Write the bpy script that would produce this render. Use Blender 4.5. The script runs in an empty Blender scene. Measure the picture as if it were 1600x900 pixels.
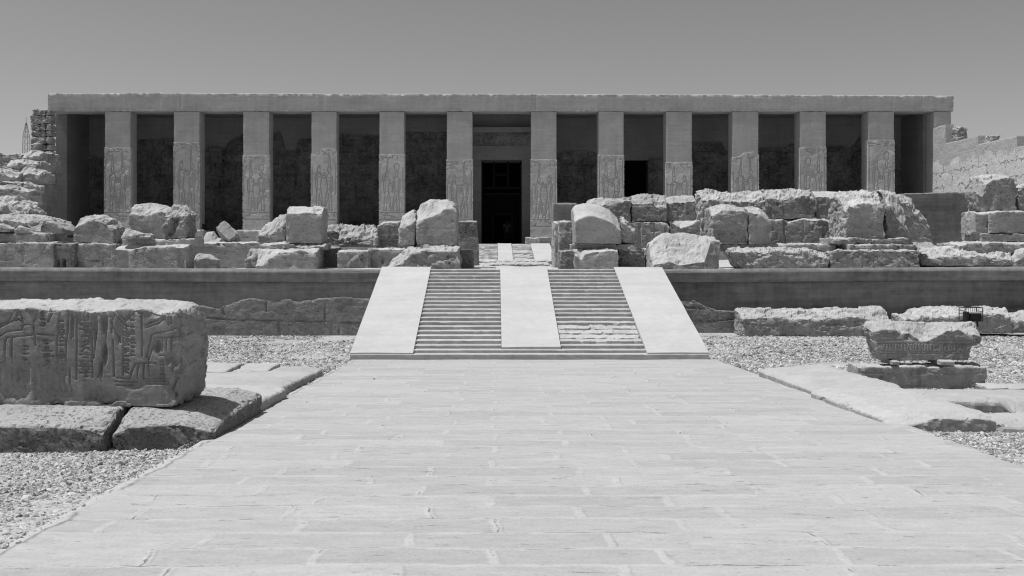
import bpy, math, random
import numpy as np
from mathutils import Vector, Matrix
random.seed(7); RNG = np.random.default_rng(7)
SC = bpy.context.scene; COL = SC.collection
F0, CX, CY, EYE = 1556.0, 773.0, 395.0, 2.386      # measured focal length (1600 px wide), axis and eye height
def PX(x, Y): return (np.asarray(x, float)-CX)*Y/F0
def PZ(y, Y): return EYE-(np.asarray(y, float)-CY)*Y/F0

# ------------------------------------------------------------------ noise
def _h(i, j, k, s):
    n = (i.astype(np.uint32)*np.uint32(374761393) + j.astype(np.uint32)*np.uint32(668265263) +
         k.astype(np.uint32)*np.uint32(2147483647) + np.uint32(s)*np.uint32(974634773))
    n = (n ^ (n >> np.uint32(13)))*np.uint32(1274126177)
    n = (n ^ (n >> np.uint32(15)))*np.uint32(2246822519)
    return (n ^ (n >> np.uint32(16))).astype(np.float64)/4294967295.0
def vn(P, s=0):
    P = np.asarray(P, float)+100.0
    f = np.floor(P); t = P-f; t = t*t*t*(t*(t*6-15)+10); i = f.astype(np.int64)
    r = 0
    for a in (0, 1):
        wa = t[:, 0] if a else 1-t[:, 0]
        for b in (0, 1):
            wb = t[:, 1] if b else 1-t[:, 1]
            for c in (0, 1):
                wc = t[:, 2] if c else 1-t[:, 2]
                r = r+wa*wb*wc*_h(i[:, 0]+a, i[:, 1]+b, i[:, 2]+c, s)
    return r*2-1
def fbm(P, s=0, o=4):
    r = 0; a = 1.0; tot = 0
    for k in range(o):
        r = r+a*vn(P*(2.03**k)+k*17.3, s+k); tot += a; a *= .5
    return r/tot
def worley(P, s=0):
    P = np.asarray(P, float)+100.0
    i = np.floor(P).astype(np.int64); best = np.full(len(P), 9.0)
    for a in (-1, 0, 1):
        for b in (-1, 0, 1):
            for c in (-1, 0, 1):
                q = [i[:, 0]+a, i[:, 1]+b, i[:, 2]+c]
                d = sum((q[m]+_h(*q, s+11*m+1)-P[:, m])**2 for m in range(3))
                best = np.minimum(best, d)
    return np.sqrt(best)
def facet(P, s=0):                                   # broken-stone noise: a tilted plane per cell, with sharp creases between cells
    P = np.asarray(P, float)+100.0
    i = np.floor(P).astype(np.int64); best = np.full(len(P), 9.0); C = np.zeros_like(P); K = np.zeros_like(i)
    for a in (-1, 0, 1):
        for b in (-1, 0, 1):
            for c in (-1, 0, 1):
                q = [i[:, 0]+a, i[:, 1]+b, i[:, 2]+c]
                ctr = np.stack([q[m]+_h(*q, s+11*m+1) for m in range(3)], 1); d = ((ctr-P)**2).sum(1)
                m_ = d < best; best[m_] = d[m_]; C[m_] = ctr[m_]; K[m_] = np.stack(q, 1)[m_]
    g = np.stack([_h(K[:, 0], K[:, 1], K[:, 2], s+50+m)*2-1 for m in range(3)], 1)
    return (_h(K[:, 0], K[:, 1], K[:, 2], s+77)-.5)*.9+((P-C)*g).sum(1)*.8
def sm(t): t = np.clip(t, 0, 1); return t*t*(3-2*t)

# ------------------------------------------------------------------ object helpers
def link(name, data, parent=None, loc=(0, 0, 0)):
    o = bpy.data.objects.new(name, data); COL.objects.link(o); o.location = loc
    if parent: o.parent = parent
    return o
def tag(o, label=None, cat=None, group=None, kind=None):
    if label: o['label'] = label
    if cat: o['category'] = cat
    if group: o['group'] = group
    if kind: o['kind'] = kind
    return o
def empty(name, loc, label=None, cat=None, group=None):
    o = link(name, None, None, loc); o.empty_display_size = .2
    return tag(o, label, cat, group, 'thing' if label else None)
def mk(name, V, Q, mat, parent=None, loc=(0, 0, 0), smooth=True):
    me = bpy.data.meshes.new(name); V = np.asarray(V, np.float32); Q = np.asarray(Q, np.int32)
    k = Q.shape[1]
    me.vertices.add(len(V)); me.vertices.foreach_set('co', V.ravel())
    me.loops.add(Q.size); me.loops.foreach_set('vertex_index', Q.ravel())
    me.polygons.add(len(Q)); me.polygons.foreach_set('loop_start', np.arange(0, Q.size, k, dtype=np.int32))
    me.polygons.foreach_set('use_smooth', np.full(len(Q), smooth))
    me.update(calc_edges=True); me.validate()
    me.materials.append(mat)
    return link(name, me, parent, loc)
class MB:                                            # collects plain boxes and bars into one mesh
    def __init__(s): s.V = []; s.Q = []; s.n = 0
    def add(s, V, Q): s.V.append(np.asarray(V, float)); s.Q.append(np.asarray(Q)+s.n); s.n += len(V); return s
    def box(s, x0, x1, y0, y1, z0, z1):
        V = [(x, y, z) for z in (z0, z1) for y in (y0, y1) for x in (x0, x1)]
        return s.add(V, [(0, 2, 3, 1), (4, 5, 7, 6), (0, 1, 5, 4), (2, 6, 7, 3), (0, 4, 6, 2), (1, 3, 7, 5)])
    def bar(s, a, b, r):
        a = np.array(a, float); b = np.array(b, float); d = b-a; d /= np.linalg.norm(d)
        u = np.cross(d, (0, 0, 1) if abs(d[2]) < .9 else (1, 0, 0)); u /= np.linalg.norm(u); v = np.cross(d, u)
        V = [p+r*(i*u+j*v) for p in (a, b) for i, j in ((-1, -1), (1, -1), (1, 1), (-1, 1))]
        return s.add(V, [(0, 1, 5, 4), (1, 2, 6, 5), (2, 3, 7, 6), (3, 0, 4, 7), (3, 2, 1, 0), (4, 5, 6, 7)])
    def extr(s, poly, axis, a, b):                   # polygon (two coordinates) swept along an axis as quads strips + fan
        n = len(poly); V = []
        for t in (a, b):
            for p in poly:
                V.append({'x': (t, p[0], p[1]), 'y': (p[0], t, p[1]), 'z': (p[0], p[1], t)}[axis])
        s.add(V, [(i, (i+1) % n, n+(i+1) % n, n+i) for i in range(n)])
        return s
    def build(s, name, mat, parent=None, smooth=False):
        V = np.concatenate(s.V); Q = np.concatenate(s.Q)
        loc = (V.min(0)+V.max(0))/2; loc[2] = V[:, 2].min()
        if parent: V = V-np.array(parent.location); loc = loc*0
        else: V = V-loc
        return mk(name, V, Q, mat, parent, loc, smooth)

# ------------------------------------------------------------------ materials (all grey: the photograph is black and white)
def nodes(name):
    m = bpy.data.materials.new(name); m.use_nodes = True; nt = m.node_tree; nt.nodes.clear()
    return m, nt
def nd(nt, t, **kw):
    n = nt.nodes.new(t)
    for k, v in kw.items():
        if k.startswith('i_'): n.inputs[int(k[2:])].default_value = v
        else: setattr(n, k, v)
    return n
def mth(nt, op, a, b=None, c=None, clamp=False):
    n = nt.nodes.new('ShaderNodeMath'); n.operation = op; n.use_clamp = clamp
    for i, x in enumerate((a, b, c)):
        if x is None: continue
        if isinstance(x, (int, float)): n.inputs[i].default_value = x
        else: nt.links.new(x, n.inputs[i])
    return n.outputs[0]
def coords(nt, rand=True):
    tc = nd(nt, 'ShaderNodeTexCoord'); v = tc.outputs['Object']
    if rand:
        oi = nd(nt, 'ShaderNodeObjectInfo'); vm = nd(nt, 'ShaderNodeVectorMath', operation='ADD')
        cb = nd(nt, 'ShaderNodeCombineXYZ'); r = oi.outputs['Random']
        for i, k in enumerate((57., 31., 83.)): nt.links.new(mth(nt, 'MULTIPLY', r, k), cb.inputs[i])
        nt.links.new(v, vm.inputs[0]); nt.links.new(cb.outputs[0], vm.inputs[1]); v = vm.outputs[0]
    return v
def scl(nt, v, s):
    m = nd(nt, 'ShaderNodeMapping'); m.inputs['Scale'].default_value = s; nt.links.new(v, m.inputs['Vector']); return m.outputs[0]
def noi(nt, v, scale, detail=6, rough=.6, dist=0.):
    n = nd(nt, 'ShaderNodeTexNoise'); nt.links.new(v, n.inputs['Vector'])
    n.inputs['Scale'].default_value = scale; n.inputs['Detail'].default_value = detail
    n.inputs['Roughness'].default_value = rough; n.inputs['Distortion'].default_value = dist
    return n.outputs['Fac']
def rng(nt, x, a, b, c, d, smooth=False):
    m = nd(nt, 'ShaderNodeMapRange'); m.clamp = True
    if smooth: m.interpolation_type = 'SMOOTHSTEP'
    nt.links.new(x, m.inputs[0])
    for i, k in enumerate((a, b, c, d)): m.inputs[i+1].default_value = k
    return m.outputs[0]
def finish(m, nt, val, height, strength, dist, rough=.9):
    cb = nd(nt, 'ShaderNodeCombineColor')
    for i in range(3): nt.links.new(val, cb.inputs[i])
    p = nd(nt, 'ShaderNodeBsdfPrincipled'); nt.links.new(cb.outputs[0], p.inputs['Base Color'])
    p.inputs['Roughness'].default_value = rough; p.inputs['Specular IOR Level'].default_value = .15
    if height is not None:
        b = nd(nt, 'ShaderNodeBump'); b.inputs['Strength'].default_value = strength; b.inputs['Distance'].default_value = dist
        nt.links.new(height, b.inputs['Height']); nt.links.new(b.outputs[0], p.inputs['Normal'])
    o = nd(nt, 'ShaderNodeOutputMaterial'); nt.links.new(p.outputs[0], o.inputs[0])
    return m
def stone_mat(name, base, var=.25, pit=.5, bump=.6, dist=.03, strata=.0, fine=14., stain=.3, worn=.35):  # worn: strength of the painted top light and pale broken edges
    m, nt = nodes(name); v = coords(nt)
    big = noi(nt, v, 1.1, 4, .55); mid = noi(nt, v, 5., 7, .72); fin = noi(nt, v, fine*1.6, 6, .75)
    stn = noi(nt, scl(nt, v, (5., 5., .5)), 1.0, 5, .6)
    k = mth(nt, 'ADD', mth(nt, 'MULTIPLY', rng(nt, big, .3, .7, -1, 1), var*.55), mth(nt, 'MULTIPLY', rng(nt, mid, .3, .7, -1, 1), var*.5))
    k = mth(nt, 'ADD', k, mth(nt, 'MULTIPLY', rng(nt, fin, .3, .7, -1, 1), var*.55))
    k = mth(nt, 'SUBTRACT', k, mth(nt, 'MULTIPLY', rng(nt, stn, .56, .72, 0, 1), stain*.5))
    pits = mth(nt, 'MULTIPLY', rng(nt, noi(nt, scl(nt, v, (1., 1., 1.5)), fine*.8, 4, .7), .57, .66, 0, 1), rng(nt, noi(nt, v, 1.6, 4), .38, .6, .15, 1))
    k = mth(nt, 'SUBTRACT', k, mth(nt, 'MULTIPLY', pits, pit*.75))
    oi = nd(nt, 'ShaderNodeObjectInfo')
    k = mth(nt, 'ADD', k, rng(nt, oi.outputs['Random'], 0, 1, -.1, .1))
    at = nd(nt, 'ShaderNodeAttribute'); at.attribute_name = 'toplight_wear'      # top faces paler than fronts: overhead light put into colour, plus pale broken edges
    toplight = rng(nt, mth(nt, 'ADD', at.outputs['Fac'], rng(nt, mid, .3, .7, -.22, .22)), .3, .7, 0, 1)
    k = mth(nt, 'ADD', k, mth(nt, 'MULTIPLY', toplight, worn))
    val = mth(nt, 'MULTIPLY', mth(nt, 'ADD', k, 1.0), base)
    hgt = mth(nt, 'ADD', mth(nt, 'MULTIPLY', mid, .9), mth(nt, 'MULTIPLY', fin, .35))
    hgt = mth(nt, 'SUBTRACT', hgt, mth(nt, 'MULTIPLY', pits, pit))
    if strata:
        st = noi(nt, scl(nt, v, (.7, .7, 13.)), 1.0, 4, .6)
        hgt = mth(nt, 'ADD', hgt, mth(nt, 'MULTIPLY', st, strata))
        val = mth(nt, 'MULTIPLY', val, rng(nt, st, .3, .7, 1-.12*strata, 1+.12*strata))
    return finish(m, nt, val, hgt, bump, dist)
def plaster_mat(name, base, var=.12, bump=.25, streak=.2, rand=True):
    m, nt = nodes(name); v = coords(nt, rand)
    big = noi(nt, v, .6, 5, .6); mid = noi(nt, v, 6., 5, .6); stn = noi(nt, scl(nt, v, (4., 4., .25)), 1., 5, .65)
    hor = noi(nt, scl(nt, v, (.5, .5, 9.)), 1., 4, .6)
    k = mth(nt, 'ADD', mth(nt, 'MULTIPLY', rng(nt, big, .3, .7, -1, 1), var*.7), mth(nt, 'MULTIPLY', rng(nt, mid, .3, .7, -1, 1), var*.4))
    k = mth(nt, 'ADD', k, mth(nt, 'MULTIPLY', rng(nt, stn, .35, .68, -1, 1), streak*.5))
    k = mth(nt, 'ADD', k, mth(nt, 'MULTIPLY', rng(nt, hor, .35, .68, -1, 1), var*.4))
    val = mth(nt, 'MULTIPLY', mth(nt, 'ADD', k, 1.0), base)
    return finish(m, nt, val, mth(nt, 'ADD', mid, mth(nt, 'MULTIPLY', hor, .6)), bump, .02)
def flat_mat(name, c, rough=.6, metal=0.):
    m, nt = nodes(name); v = coords(nt); val = mth(nt, 'MULTIPLY', rng(nt, noi(nt, v, 18., 4), .3, .7, .75, 1.25), c)
    finish(m, nt, val, None, 0, 0, rough); return m
M = dict(
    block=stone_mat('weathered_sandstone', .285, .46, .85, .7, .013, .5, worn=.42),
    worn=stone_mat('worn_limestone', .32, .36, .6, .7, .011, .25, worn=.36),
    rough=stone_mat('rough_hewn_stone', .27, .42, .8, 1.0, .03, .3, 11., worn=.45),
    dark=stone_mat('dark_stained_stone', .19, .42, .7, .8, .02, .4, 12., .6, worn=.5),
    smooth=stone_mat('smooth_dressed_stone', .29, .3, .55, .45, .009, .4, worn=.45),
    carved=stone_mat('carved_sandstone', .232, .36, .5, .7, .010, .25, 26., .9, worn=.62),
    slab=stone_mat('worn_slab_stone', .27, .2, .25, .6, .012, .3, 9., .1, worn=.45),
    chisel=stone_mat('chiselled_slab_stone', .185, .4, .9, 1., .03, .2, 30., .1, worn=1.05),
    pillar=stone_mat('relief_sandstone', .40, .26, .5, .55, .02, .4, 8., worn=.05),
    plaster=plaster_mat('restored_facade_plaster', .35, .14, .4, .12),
    wallplaster=plaster_mat('grey_wall_plaster', .22, .14, .3, .15),
    ramp=plaster_mat('pale_ramp_render', .445, .11, .25, .02),
    step=stone_mat('step_stone', .36, .2, .25, .4, .008, .0, 20., .1, worn=.12),
    terr=plaster_mat('mud_plaster', .195, .38, .4, .22),
    terrlow=stone_mat('old_wall_courses', .25, .34, .6, .8, .02, .5, worn=.2),
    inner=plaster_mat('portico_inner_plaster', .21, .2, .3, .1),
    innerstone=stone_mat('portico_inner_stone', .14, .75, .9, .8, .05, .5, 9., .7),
    core=stone_mat('rubble_masonry', .3, .5, 1., 1., .06, .3, 8.),
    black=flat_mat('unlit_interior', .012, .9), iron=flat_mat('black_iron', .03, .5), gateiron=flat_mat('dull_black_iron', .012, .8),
    lampglass=flat_mat('dark_lamp_glass', .02, .25), lampgrey=flat_mat('grey_lamp_casing', .45, .5),
    wood=stone_mat('weathered_timber', .3, .3, .2, .6, .01, .6, 30.),
    steel=flat_mat('grey_mast_steel', .16, .6), skin=flat_mat('skin', .06, .6), cloth=flat_mat('pale_cotton', .13, .9),
    trouser=flat_mat('dark_cotton', .05, .9), brick=stone_mat('mud_brick', .3, .4, .6, 1., .06, 1., 7.),
)
def ground_mat(name, base, var, sc, bump):
    m, nt = nodes(name); v = coords(nt, False)
    a = noi(nt, v, .35, 5, .6); b = noi(nt, v, 3., 6, .65)
    vo = nd(nt, 'ShaderNodeTexVoronoi', feature='F1'); nt.links.new(v, vo.inputs['Vector']); vo.inputs['Scale'].default_value = sc
    k = mth(nt, 'ADD', mth(nt, 'MULTIPLY', rng(nt, a, .3, .7, -1, 1), var*.4), mth(nt, 'MULTIPLY', rng(nt, b, .3, .7, -1, 1), var*.4))
    wn = nd(nt, 'ShaderNodeTexVoronoi', feature='F1'); nt.links.new(v, wn.inputs['Vector']); wn.inputs['Scale'].default_value = sc
    sp = nd(nt, 'ShaderNodeSeparateColor'); nt.links.new(wn.outputs['Color'], sp.inputs[0])
    k = mth(nt, 'ADD', k, mth(nt, 'MULTIPLY', rng(nt, sp.outputs[0], 0, 1, -1, 1), var*.6))
    val = mth(nt, 'MULTIPLY', mth(nt, 'ADD', k, 1.), base)
    return finish(m, nt, val, mth(nt, 'SUBTRACT', b, vo.outputs['Distance']), bump, .03)
M['ground'] = ground_mat('gravelly_sand', .36, .35, 26., .7)
M['sand'] = ground_mat('terrace_sand', .42, .22, 9., .5)
def pebble_mat():
    m, nt = nodes('pebbles'); g = nd(nt, 'ShaderNodeNewGeometry')
    val = rng(nt, g.outputs['Random Per Island'], 0, 1, .17, .56)
    return finish(m, nt, val, noi(nt, coords(nt, False), 60., 3), .4, .01)
M['pebble'] = pebble_mat()
def path_mat():
    m, nt = nodes('limestone_paving'); v = coords(nt, False)
    w = noi(nt, v, 1.3, 4, .6); w2 = noi(nt, v, 5., 4, .6)
    off = nd(nt, 'ShaderNodeCombineXYZ')
    nt.links.new(mth(nt, 'MULTIPLY', rng(nt, w, .25, .75, -1, 1), .07), off.inputs[0])
    nt.links.new(mth(nt, 'ADD', mth(nt, 'MULTIPLY', rng(nt, w, .25, .75, -1, 1), .03), mth(nt, 'MULTIPLY', rng(nt, w2, .25, .75, -1, 1), .02)), off.inputs[1])
    va = nd(nt, 'ShaderNodeVectorMath', operation='ADD'); nt.links.new(v, va.inputs[0]); nt.links.new(off.outputs[0], va.inputs[1])
    def brick(ms, sm_):
        b = nd(nt, 'ShaderNodeTexBrick'); nt.links.new(va.outputs[0], b.inputs['Vector'])
        b.offset = .43; b.offset_frequency = 2; b.squash = .8; b.squash_frequency = 3
        b.inputs['Color1'].default_value = (.0, .0, .0, 1); b.inputs['Color2'].default_value = (1, 1, 1, 1); b.inputs['Mortar'].default_value = (.5, .5, .5, 1)
        b.inputs['Scale'].default_value = 1.; b.inputs['Mortar Size'].default_value = ms; b.inputs['Mortar Smooth'].default_value = sm_
        b.inputs['Bias'].default_value = 0.; b.inputs['Brick Width'].default_value = 1.35; b.inputs['Row Height'].default_value = .40
        return b
    b1 = brick(.048, .7); b2 = brick(.008, .3)
    wide = mth(nt, 'MULTIPLY', b1.outputs['Fac'], rng(nt, noi(nt, v, 1.7, 4), .35, .6, .25, 1))
    crack = mth(nt, 'MULTIPLY', b2.outputs['Fac'], rng(nt, noi(nt, scl(nt, v, (.8, 1.6, 1.)), 1.5, 5, .7), .54, .64, 0, 1))
    streak = noi(nt, scl(nt, v, (2.2, 6., 1.)), 1.6, 7, .72); fin = noi(nt, v, 40., 5, .7); spots = noi(nt, scl(nt, v, (2., 6., 1.)), 3., 6, .75)
    sp = nd(nt, 'ShaderNodeSeparateColor'); nt.links.new(b1.outputs['Color'], sp.inputs[0])
    k = mth(nt, 'MULTIPLY', wide, .12)
    k = mth(nt, 'ADD', k, mth(nt, 'MULTIPLY', rng(nt, streak, .3, .7, -1, 1), .11))
    k = mth(nt, 'ADD', k, mth(nt, 'MULTIPLY', rng(nt, fin, .3, .7, -1, 1), .10))
    k = mth(nt, 'ADD', k, mth(nt, 'MULTIPLY', rng(nt, sp.outputs[0], 0, 1, -1, 1), .075))
    k = mth(nt, 'SUBTRACT', k, mth(nt, 'MULTIPLY', rng(nt, spots, .62, .72, 0, 1), .2))
    k = mth(nt, 'SUBTRACT', k, mth(nt, 'MULTIPLY', crack, .5))
    sx = nd(nt, 'ShaderNodeSeparateXYZ'); nt.links.new(v, sx.inputs[0])
    ex = mth(nt, 'ADD', mth(nt, 'SUBTRACT', sx.outputs[0], -3.27), rng(nt, noi(nt, v, 2.2, 5, .65), .3, .7, -.05, .05))
    strip = rng(nt, ex, .14, .17, 1, 0); rim = mth(nt, 'MULTIPLY', mth(nt, 'MULTIPLY', rng(nt, ex, .15, .17, 0, 1), rng(nt, ex, .175, .2, 1, 0)), rng(nt, noi(nt, v, 1.3, 4), .42, .5, 0, 1))
    k = mth(nt, 'ADD', mth(nt, 'MULTIPLY', k, mth(nt, 'SUBTRACT', 1., strip)), mth(nt, 'MULTIPLY', strip, .1))
    fl = noi(nt, scl(nt, v, (3., 11., 1.)), 1.5, 7, .8)
    fleck = rng(nt, fl, .62, .70, 0, 1); k = mth(nt, 'SUBTRACT', k, mth(nt, 'MULTIPLY', fleck, .17))
    k = mth(nt, 'SUBTRACT', k, mth(nt, 'MULTIPLY', rim, .45))
    val = mth(nt, 'MULTIPLY', mth(nt, 'ADD', k, 1.), .375)
    h = mth(nt, 'ADD', mth(nt, 'MULTIPLY', wide, .5), mth(nt, 'ADD', mth(nt, 'MULTIPLY', streak, .6), mth(nt, 'MULTIPLY', fin, .25)))
    h = mth(nt, 'SUBTRACT', h, mth(nt, 'ADD', mth(nt, 'MULTIPLY', crack, 1.2), mth(nt, 'MULTIPLY', fleck, .5)))
    return finish(m, nt, val, h, .8, .018)
M['path'] = path_mat()

# ------------------------------------------------------------------ the stone builder
def lattice(nx, ny, nz):
    n = (nx, ny, nz); pts = []; quads = []; base = 0
    for c in range(3):
        a, b = (c+1) % 3, (c+2) % 3
        I, J = np.meshgrid(np.arange(n[a]+1), np.arange(n[b]+1), indexing='ij')
        for s in (0, 1):
            P = np.zeros((I.size, 3), np.int64); P[:, a] = I.ravel(); P[:, b] = J.ravel(); P[:, c] = s*n[c]
            id_ = np.arange(I.size).reshape(I.shape)+base
            q = np.stack([id_[:-1, :-1], id_[1:, :-1], id_[1:, 1:], id_[:-1, 1:]], -1).reshape(-1, 4)
            quads.append(q if s else q[:, ::-1]); pts.append(P); base += I.size
    P = np.concatenate(pts); Q = np.concatenate(quads)
    key = (P[:, 0]*(ny+1)+P[:, 1])*(nz+1)+P[:, 2]
    _, idx, inv = np.unique(key, return_index=True, return_inverse=True)
    return P[idx], inv.ravel()[Q]
def vnormals(V, Q):
    n = np.cross(V[Q[:, 2]]-V[Q[:, 0]], V[Q[:, 3]]-V[Q[:, 1]]); N = np.zeros_like(V)
    for k in range(4): np.add.at(N, Q[:, k], n)
    return N/np.maximum(np.linalg.norm(N, axis=1, keepdims=True), 1e-12)
def pl(pts):                                         # constant or polyline -> (xs, ys)
    if isinstance(pts, (int, float)): return np.array([-9e3, 9e3]), np.array([pts, pts], float)
    p = np.array(pts, float); return p[:, 0], p[:, 1]
SEED = [0]
def stone(name, label, cat, Y, D, xl, xr, T, F=None, yb=None, zb=None, L=None, R=None, wd=None, r=.018, a=.012, wear=.035,
          fr=.35, sr=.7, chip=.05, res=.045, mat='block', carve=None, metric=False, skew=0., tilt=0., parent=None, group='ruined stone blocks on the terrace',
          bot=None, resy=None, ff=1., smooth=False):
    SEED[0] += 13; sd = SEED[0]
    if wd is None: wd = min(.45*D, .5)
    fx = (lambda x, y: np.asarray(x, float)) if metric else PX
    fz = (lambda z, y: np.asarray(z, float)) if metric else PZ
    if zb is None: zb = 1.86 if yb is None else float(fz(yb, Y))-(.0 if metric else .012)
    tx, tz = pl(T); Tx, Tz = fx(tx, Y+wd), fz(tz, Y+wd)
    if F is None: Fx, Fz = fx(tx, Y), fz(tz, Y)-.02
    else:
        gx, gz_ = pl(F); Fx, Fz = fx(gx, Y), fz(gz_, Y)
    X0, X1 = float(fx(xl, Y)), float(fx(xr, Y)); W = X1-X0; H = float(np.mean(np.interp(np.linspace(X0, X1, 9), Fx, Fz)))-zb
    nx = max(3, int(W/res)); ny = max(3, int(D/(resy or res*1.3))); nz = max(3, int(max(H, .1)/res))
    I, Q = lattice(nx, ny, nz)
    p = I/np.array([nx, ny, nz])*np.array([W, D, H]); size = np.array([W, D, H])
    rr = min(r, .45*size.min()); q = np.clip(p, rr, size-rr); d = p-q; ln = np.linalg.norm(d, axis=1, keepdims=True)
    p2 = np.where(ln > 1e-9, q+d/np.maximum(ln, 1e-9)*rr, p)
    ds = np.sort(np.minimum(p, size-p), axis=1); edge = np.exp(-(ds[:, 1]/.09)**2)
    u, v, w = (p2/size).T
    def side(prof, x_def):
        if prof is None: return np.full(len(u), x_def)
        P_ = np.array(sorted(prof), float); z_ = fz(P_[:, 0], Y); o = np.argsort(z_); return np.interp(zb+w*H, z_[o], fx(P_[:, 1], Y)[o])
    xa, xb = side(L, X0), side(R, X1); x = xa+(xb-xa)*u
    Tt, Ft = np.interp(x, Tx, Tz), np.interp(x, Fx, Fz); s = sm(v*D/wd); top = Ft+(Tt-Ft)*s
    zlow = zb if bot is None else np.interp(x, fx(pl(bot)[0], Y), fz(pl(bot)[1], Y))
    z = zlow+(top-zlow)*w; y = v*D
    V = np.stack([x, y+skew*(x-(X0+X1)/2), z+tilt*y], 1)
    isfront = sm((.12-p[:, 1])/.1)*(I[:, 2] < nz); istop = (I[:, 2] == nz)*1.; isside = ((I[:, 0] == 0) | (I[:, 0] == nx))*1.
    N = vnormals(V, Q); Pw = V+np.array([sd*3.7, 0, 0])
    rgh = np.clip(istop*1.+(1-istop)*np.maximum(isfront*fr, np.maximum(isside*sr, .0)), 0, 1)
    rgh = np.maximum(rgh, edge*.6)
    lo = fbm(Pw*1.1, sd, 3)
    f1 = facet(Pw*np.array([2.4, 2.4, 4.5])*ff, sd+5); f2 = facet(Pw*np.array([6.5, 6.5, 11.])*ff, sd+9)
    disp = a*lo*1.5+rgh*wear*(1.0*f1+.5*f2+.4*fbm(Pw*9*ff, sd+3, 3)-.3)
    disp -= edge*chip*np.maximum(0, facet(Pw*3.7*ff, sd+7)+.6*fbm(Pw*3.*ff, sd+2, 2)-.05)*1.3
    if carve is not None:
        disp = disp-isfront*(1-.8*edge)*carve(V[:, 0], V[:, 2])
    V = V+N*disp[:, None]; toplight_wear = np.clip(istop+edge*.55*(fbm(Pw*3., sd+21, 3)+.55), 0, 1)  # upper faces painted as if sunlit; chipped edges get patchy pale wear
    loc = np.array([(X0+X1)/2, Y, zb]) 
    V[:, 1] += Y
    if parent is not None: o = mk(name, V-np.array(parent.location), Q, M[mat], parent, smooth=smooth)
    else:
        o = mk(name, V-loc, Q, M[mat], None, loc, smooth=smooth)
        tag(o, label, cat, group, 'thing')
    at = o.data.attributes.new('toplight_wear', 'FLOAT', 'POINT'); at.data.foreach_set('value', toplight_wear.astype(np.float32))
    return o

def seglines(polys):                                 # list of polylines -> segments array
    S = []
    for P_ in polys:
        for a, b in zip(P_[:-1], P_[1:]): S.append((a[0], a[1], b[0], b[1]))
    return np.array(S, float)
def groove(x, z, S, width, depth):
    d = np.full(len(x), 9.)
    for x0, z0, x1, z1 in S:
        dx, dz = x1-x0, z1-z0; L2 = dx*dx+dz*dz+1e-12
        m = (x > min(x0, x1)-width*2) & (x < max(x0, x1)+width*2) & (z > min(z0, z1)-width*2) & (z < max(z0, z1)+width*2)
        if not m.any(): continue
        t = np.clip(((x[m]-x0)*dx+(z[m]-z0)*dz)/L2, 0, 1)
        d[m] = np.minimum(d[m], np.hypot(x[m]-x0-t*dx, z[m]-z0-t*dz))
    return depth*sm(1-d/width)
def pxlines(polys, Y): return seglines([[(float(PX(x, Y)), float(PZ(y, Y))) for x, y in P_] for P_ in polys])

# ------------------------------------------------------------------ setting: ground, path, terrace
def gz(x, y):
    x = np.asarray(x, float); y = np.asarray(y, float)
    z = .025*np.clip(21-y, -1.5, 14)
    return z+np.where(x > 4, .085, .0)*sm((y-21)/5)+.03*sm((y-26)/2)
def sheet(name, xs, ys, zf, mat):
    X, Yy = np.meshgrid(xs, ys, indexing='ij'); V = np.stack([X.ravel(), Yy.ravel(), zf(X.ravel(), Yy.ravel())], 1)
    id_ = np.arange(X.size).reshape(X.shape); Q = np.stack([id_[:-1, :-1], id_[1:, :-1], id_[1:, 1:], id_[:-1, 1:]], -1).reshape(-1, 4)
    return tag(mk(name, V, Q, M[mat]), kind='structure')
gxs = np.unique(np.concatenate([np.linspace(-3000, -22, 12), np.linspace(-22, 24, 231), np.linspace(24, 3000, 12)]))
gys = np.unique(np.concatenate([np.linspace(-3000, -8, 10), np.linspace(-8, 29.2, 180)]))
def gzf(x, y):
    z = gz(x, y)+.025*fbm(np.stack([x*.9, y*.9, x*0], 1), 3, 3)
    return np.where((x > -3.1) & (x < 4.8), z-.25, z)
sheet('ground', gxs, gys, gzf, 'ground')
def pathz(y): return .03085*(22.23-y)
def path():
    xs = np.linspace(-3.25, 5.03, 120); ys = np.linspace(-6, 22.36, 360)
    X, Yy = np.meshgrid(xs, ys, indexing='ij'); x = X.ravel(); y = Yy.ravel()
    e = np.minimum(x+3.25, 5.03-x)
    xo = x+np.where(e < 1e-6, 1, 0)*np.sign(x-.9)*(.05*fbm(np.stack([x*0, y*1.6, x*0+np.sign(x)], 1), 5, 3)-.0)
    z = pathz(y)+.012*fbm(np.stack([x*1.2, y*2.5, x*0], 1), 8, 3)-.04*np.exp(-(e/.05)**2)
    V = np.stack([xo, y, z], 1); id_ = np.arange(X.size).reshape(X.shape)
    Q = [np.stack([id_[:-1, :-1], id_[1:, :-1], id_[1:, 1:], id_[:-1, 1:]], -1).reshape(-1, 4)]
    n = len(V)                                       # skirts along both sides
    for col, fl in ((0, 1), (-1, 0)):
        top = id_[col]; B = V[top].copy(); B[:, 2] -= .3; nb = np.arange(len(top))+n; n += len(top); V = np.concatenate([V, B])
        q = np.stack([top[:-1], top[1:], nb[1:], nb[:-1]], -1); Q.append(q if fl else q[:, ::-1])
    return tag(mk('path', V, np.concatenate(Q), M['path']), kind='structure')
path()
TX = np.unique(np.concatenate([np.linspace(-3000, -40, 10), np.linspace(-40, 40, 260), np.linspace(40, 3000, 10)]))
TY = np.unique(np.concatenate([np.linspace(28.66, 62, 140), np.linspace(62, 3000, 12)]))
def tz(x, y):
    n = fbm(np.stack([x*.8, y*.8, x*0], 1), 21, 4)
    return 1.9+sm((y-29.2)/1.5)*(.06*n)+.05*sm((y-40)/12)-.035*(y < 29)
sheet('terrace', TX, TY, tz, 'sand')

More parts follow.
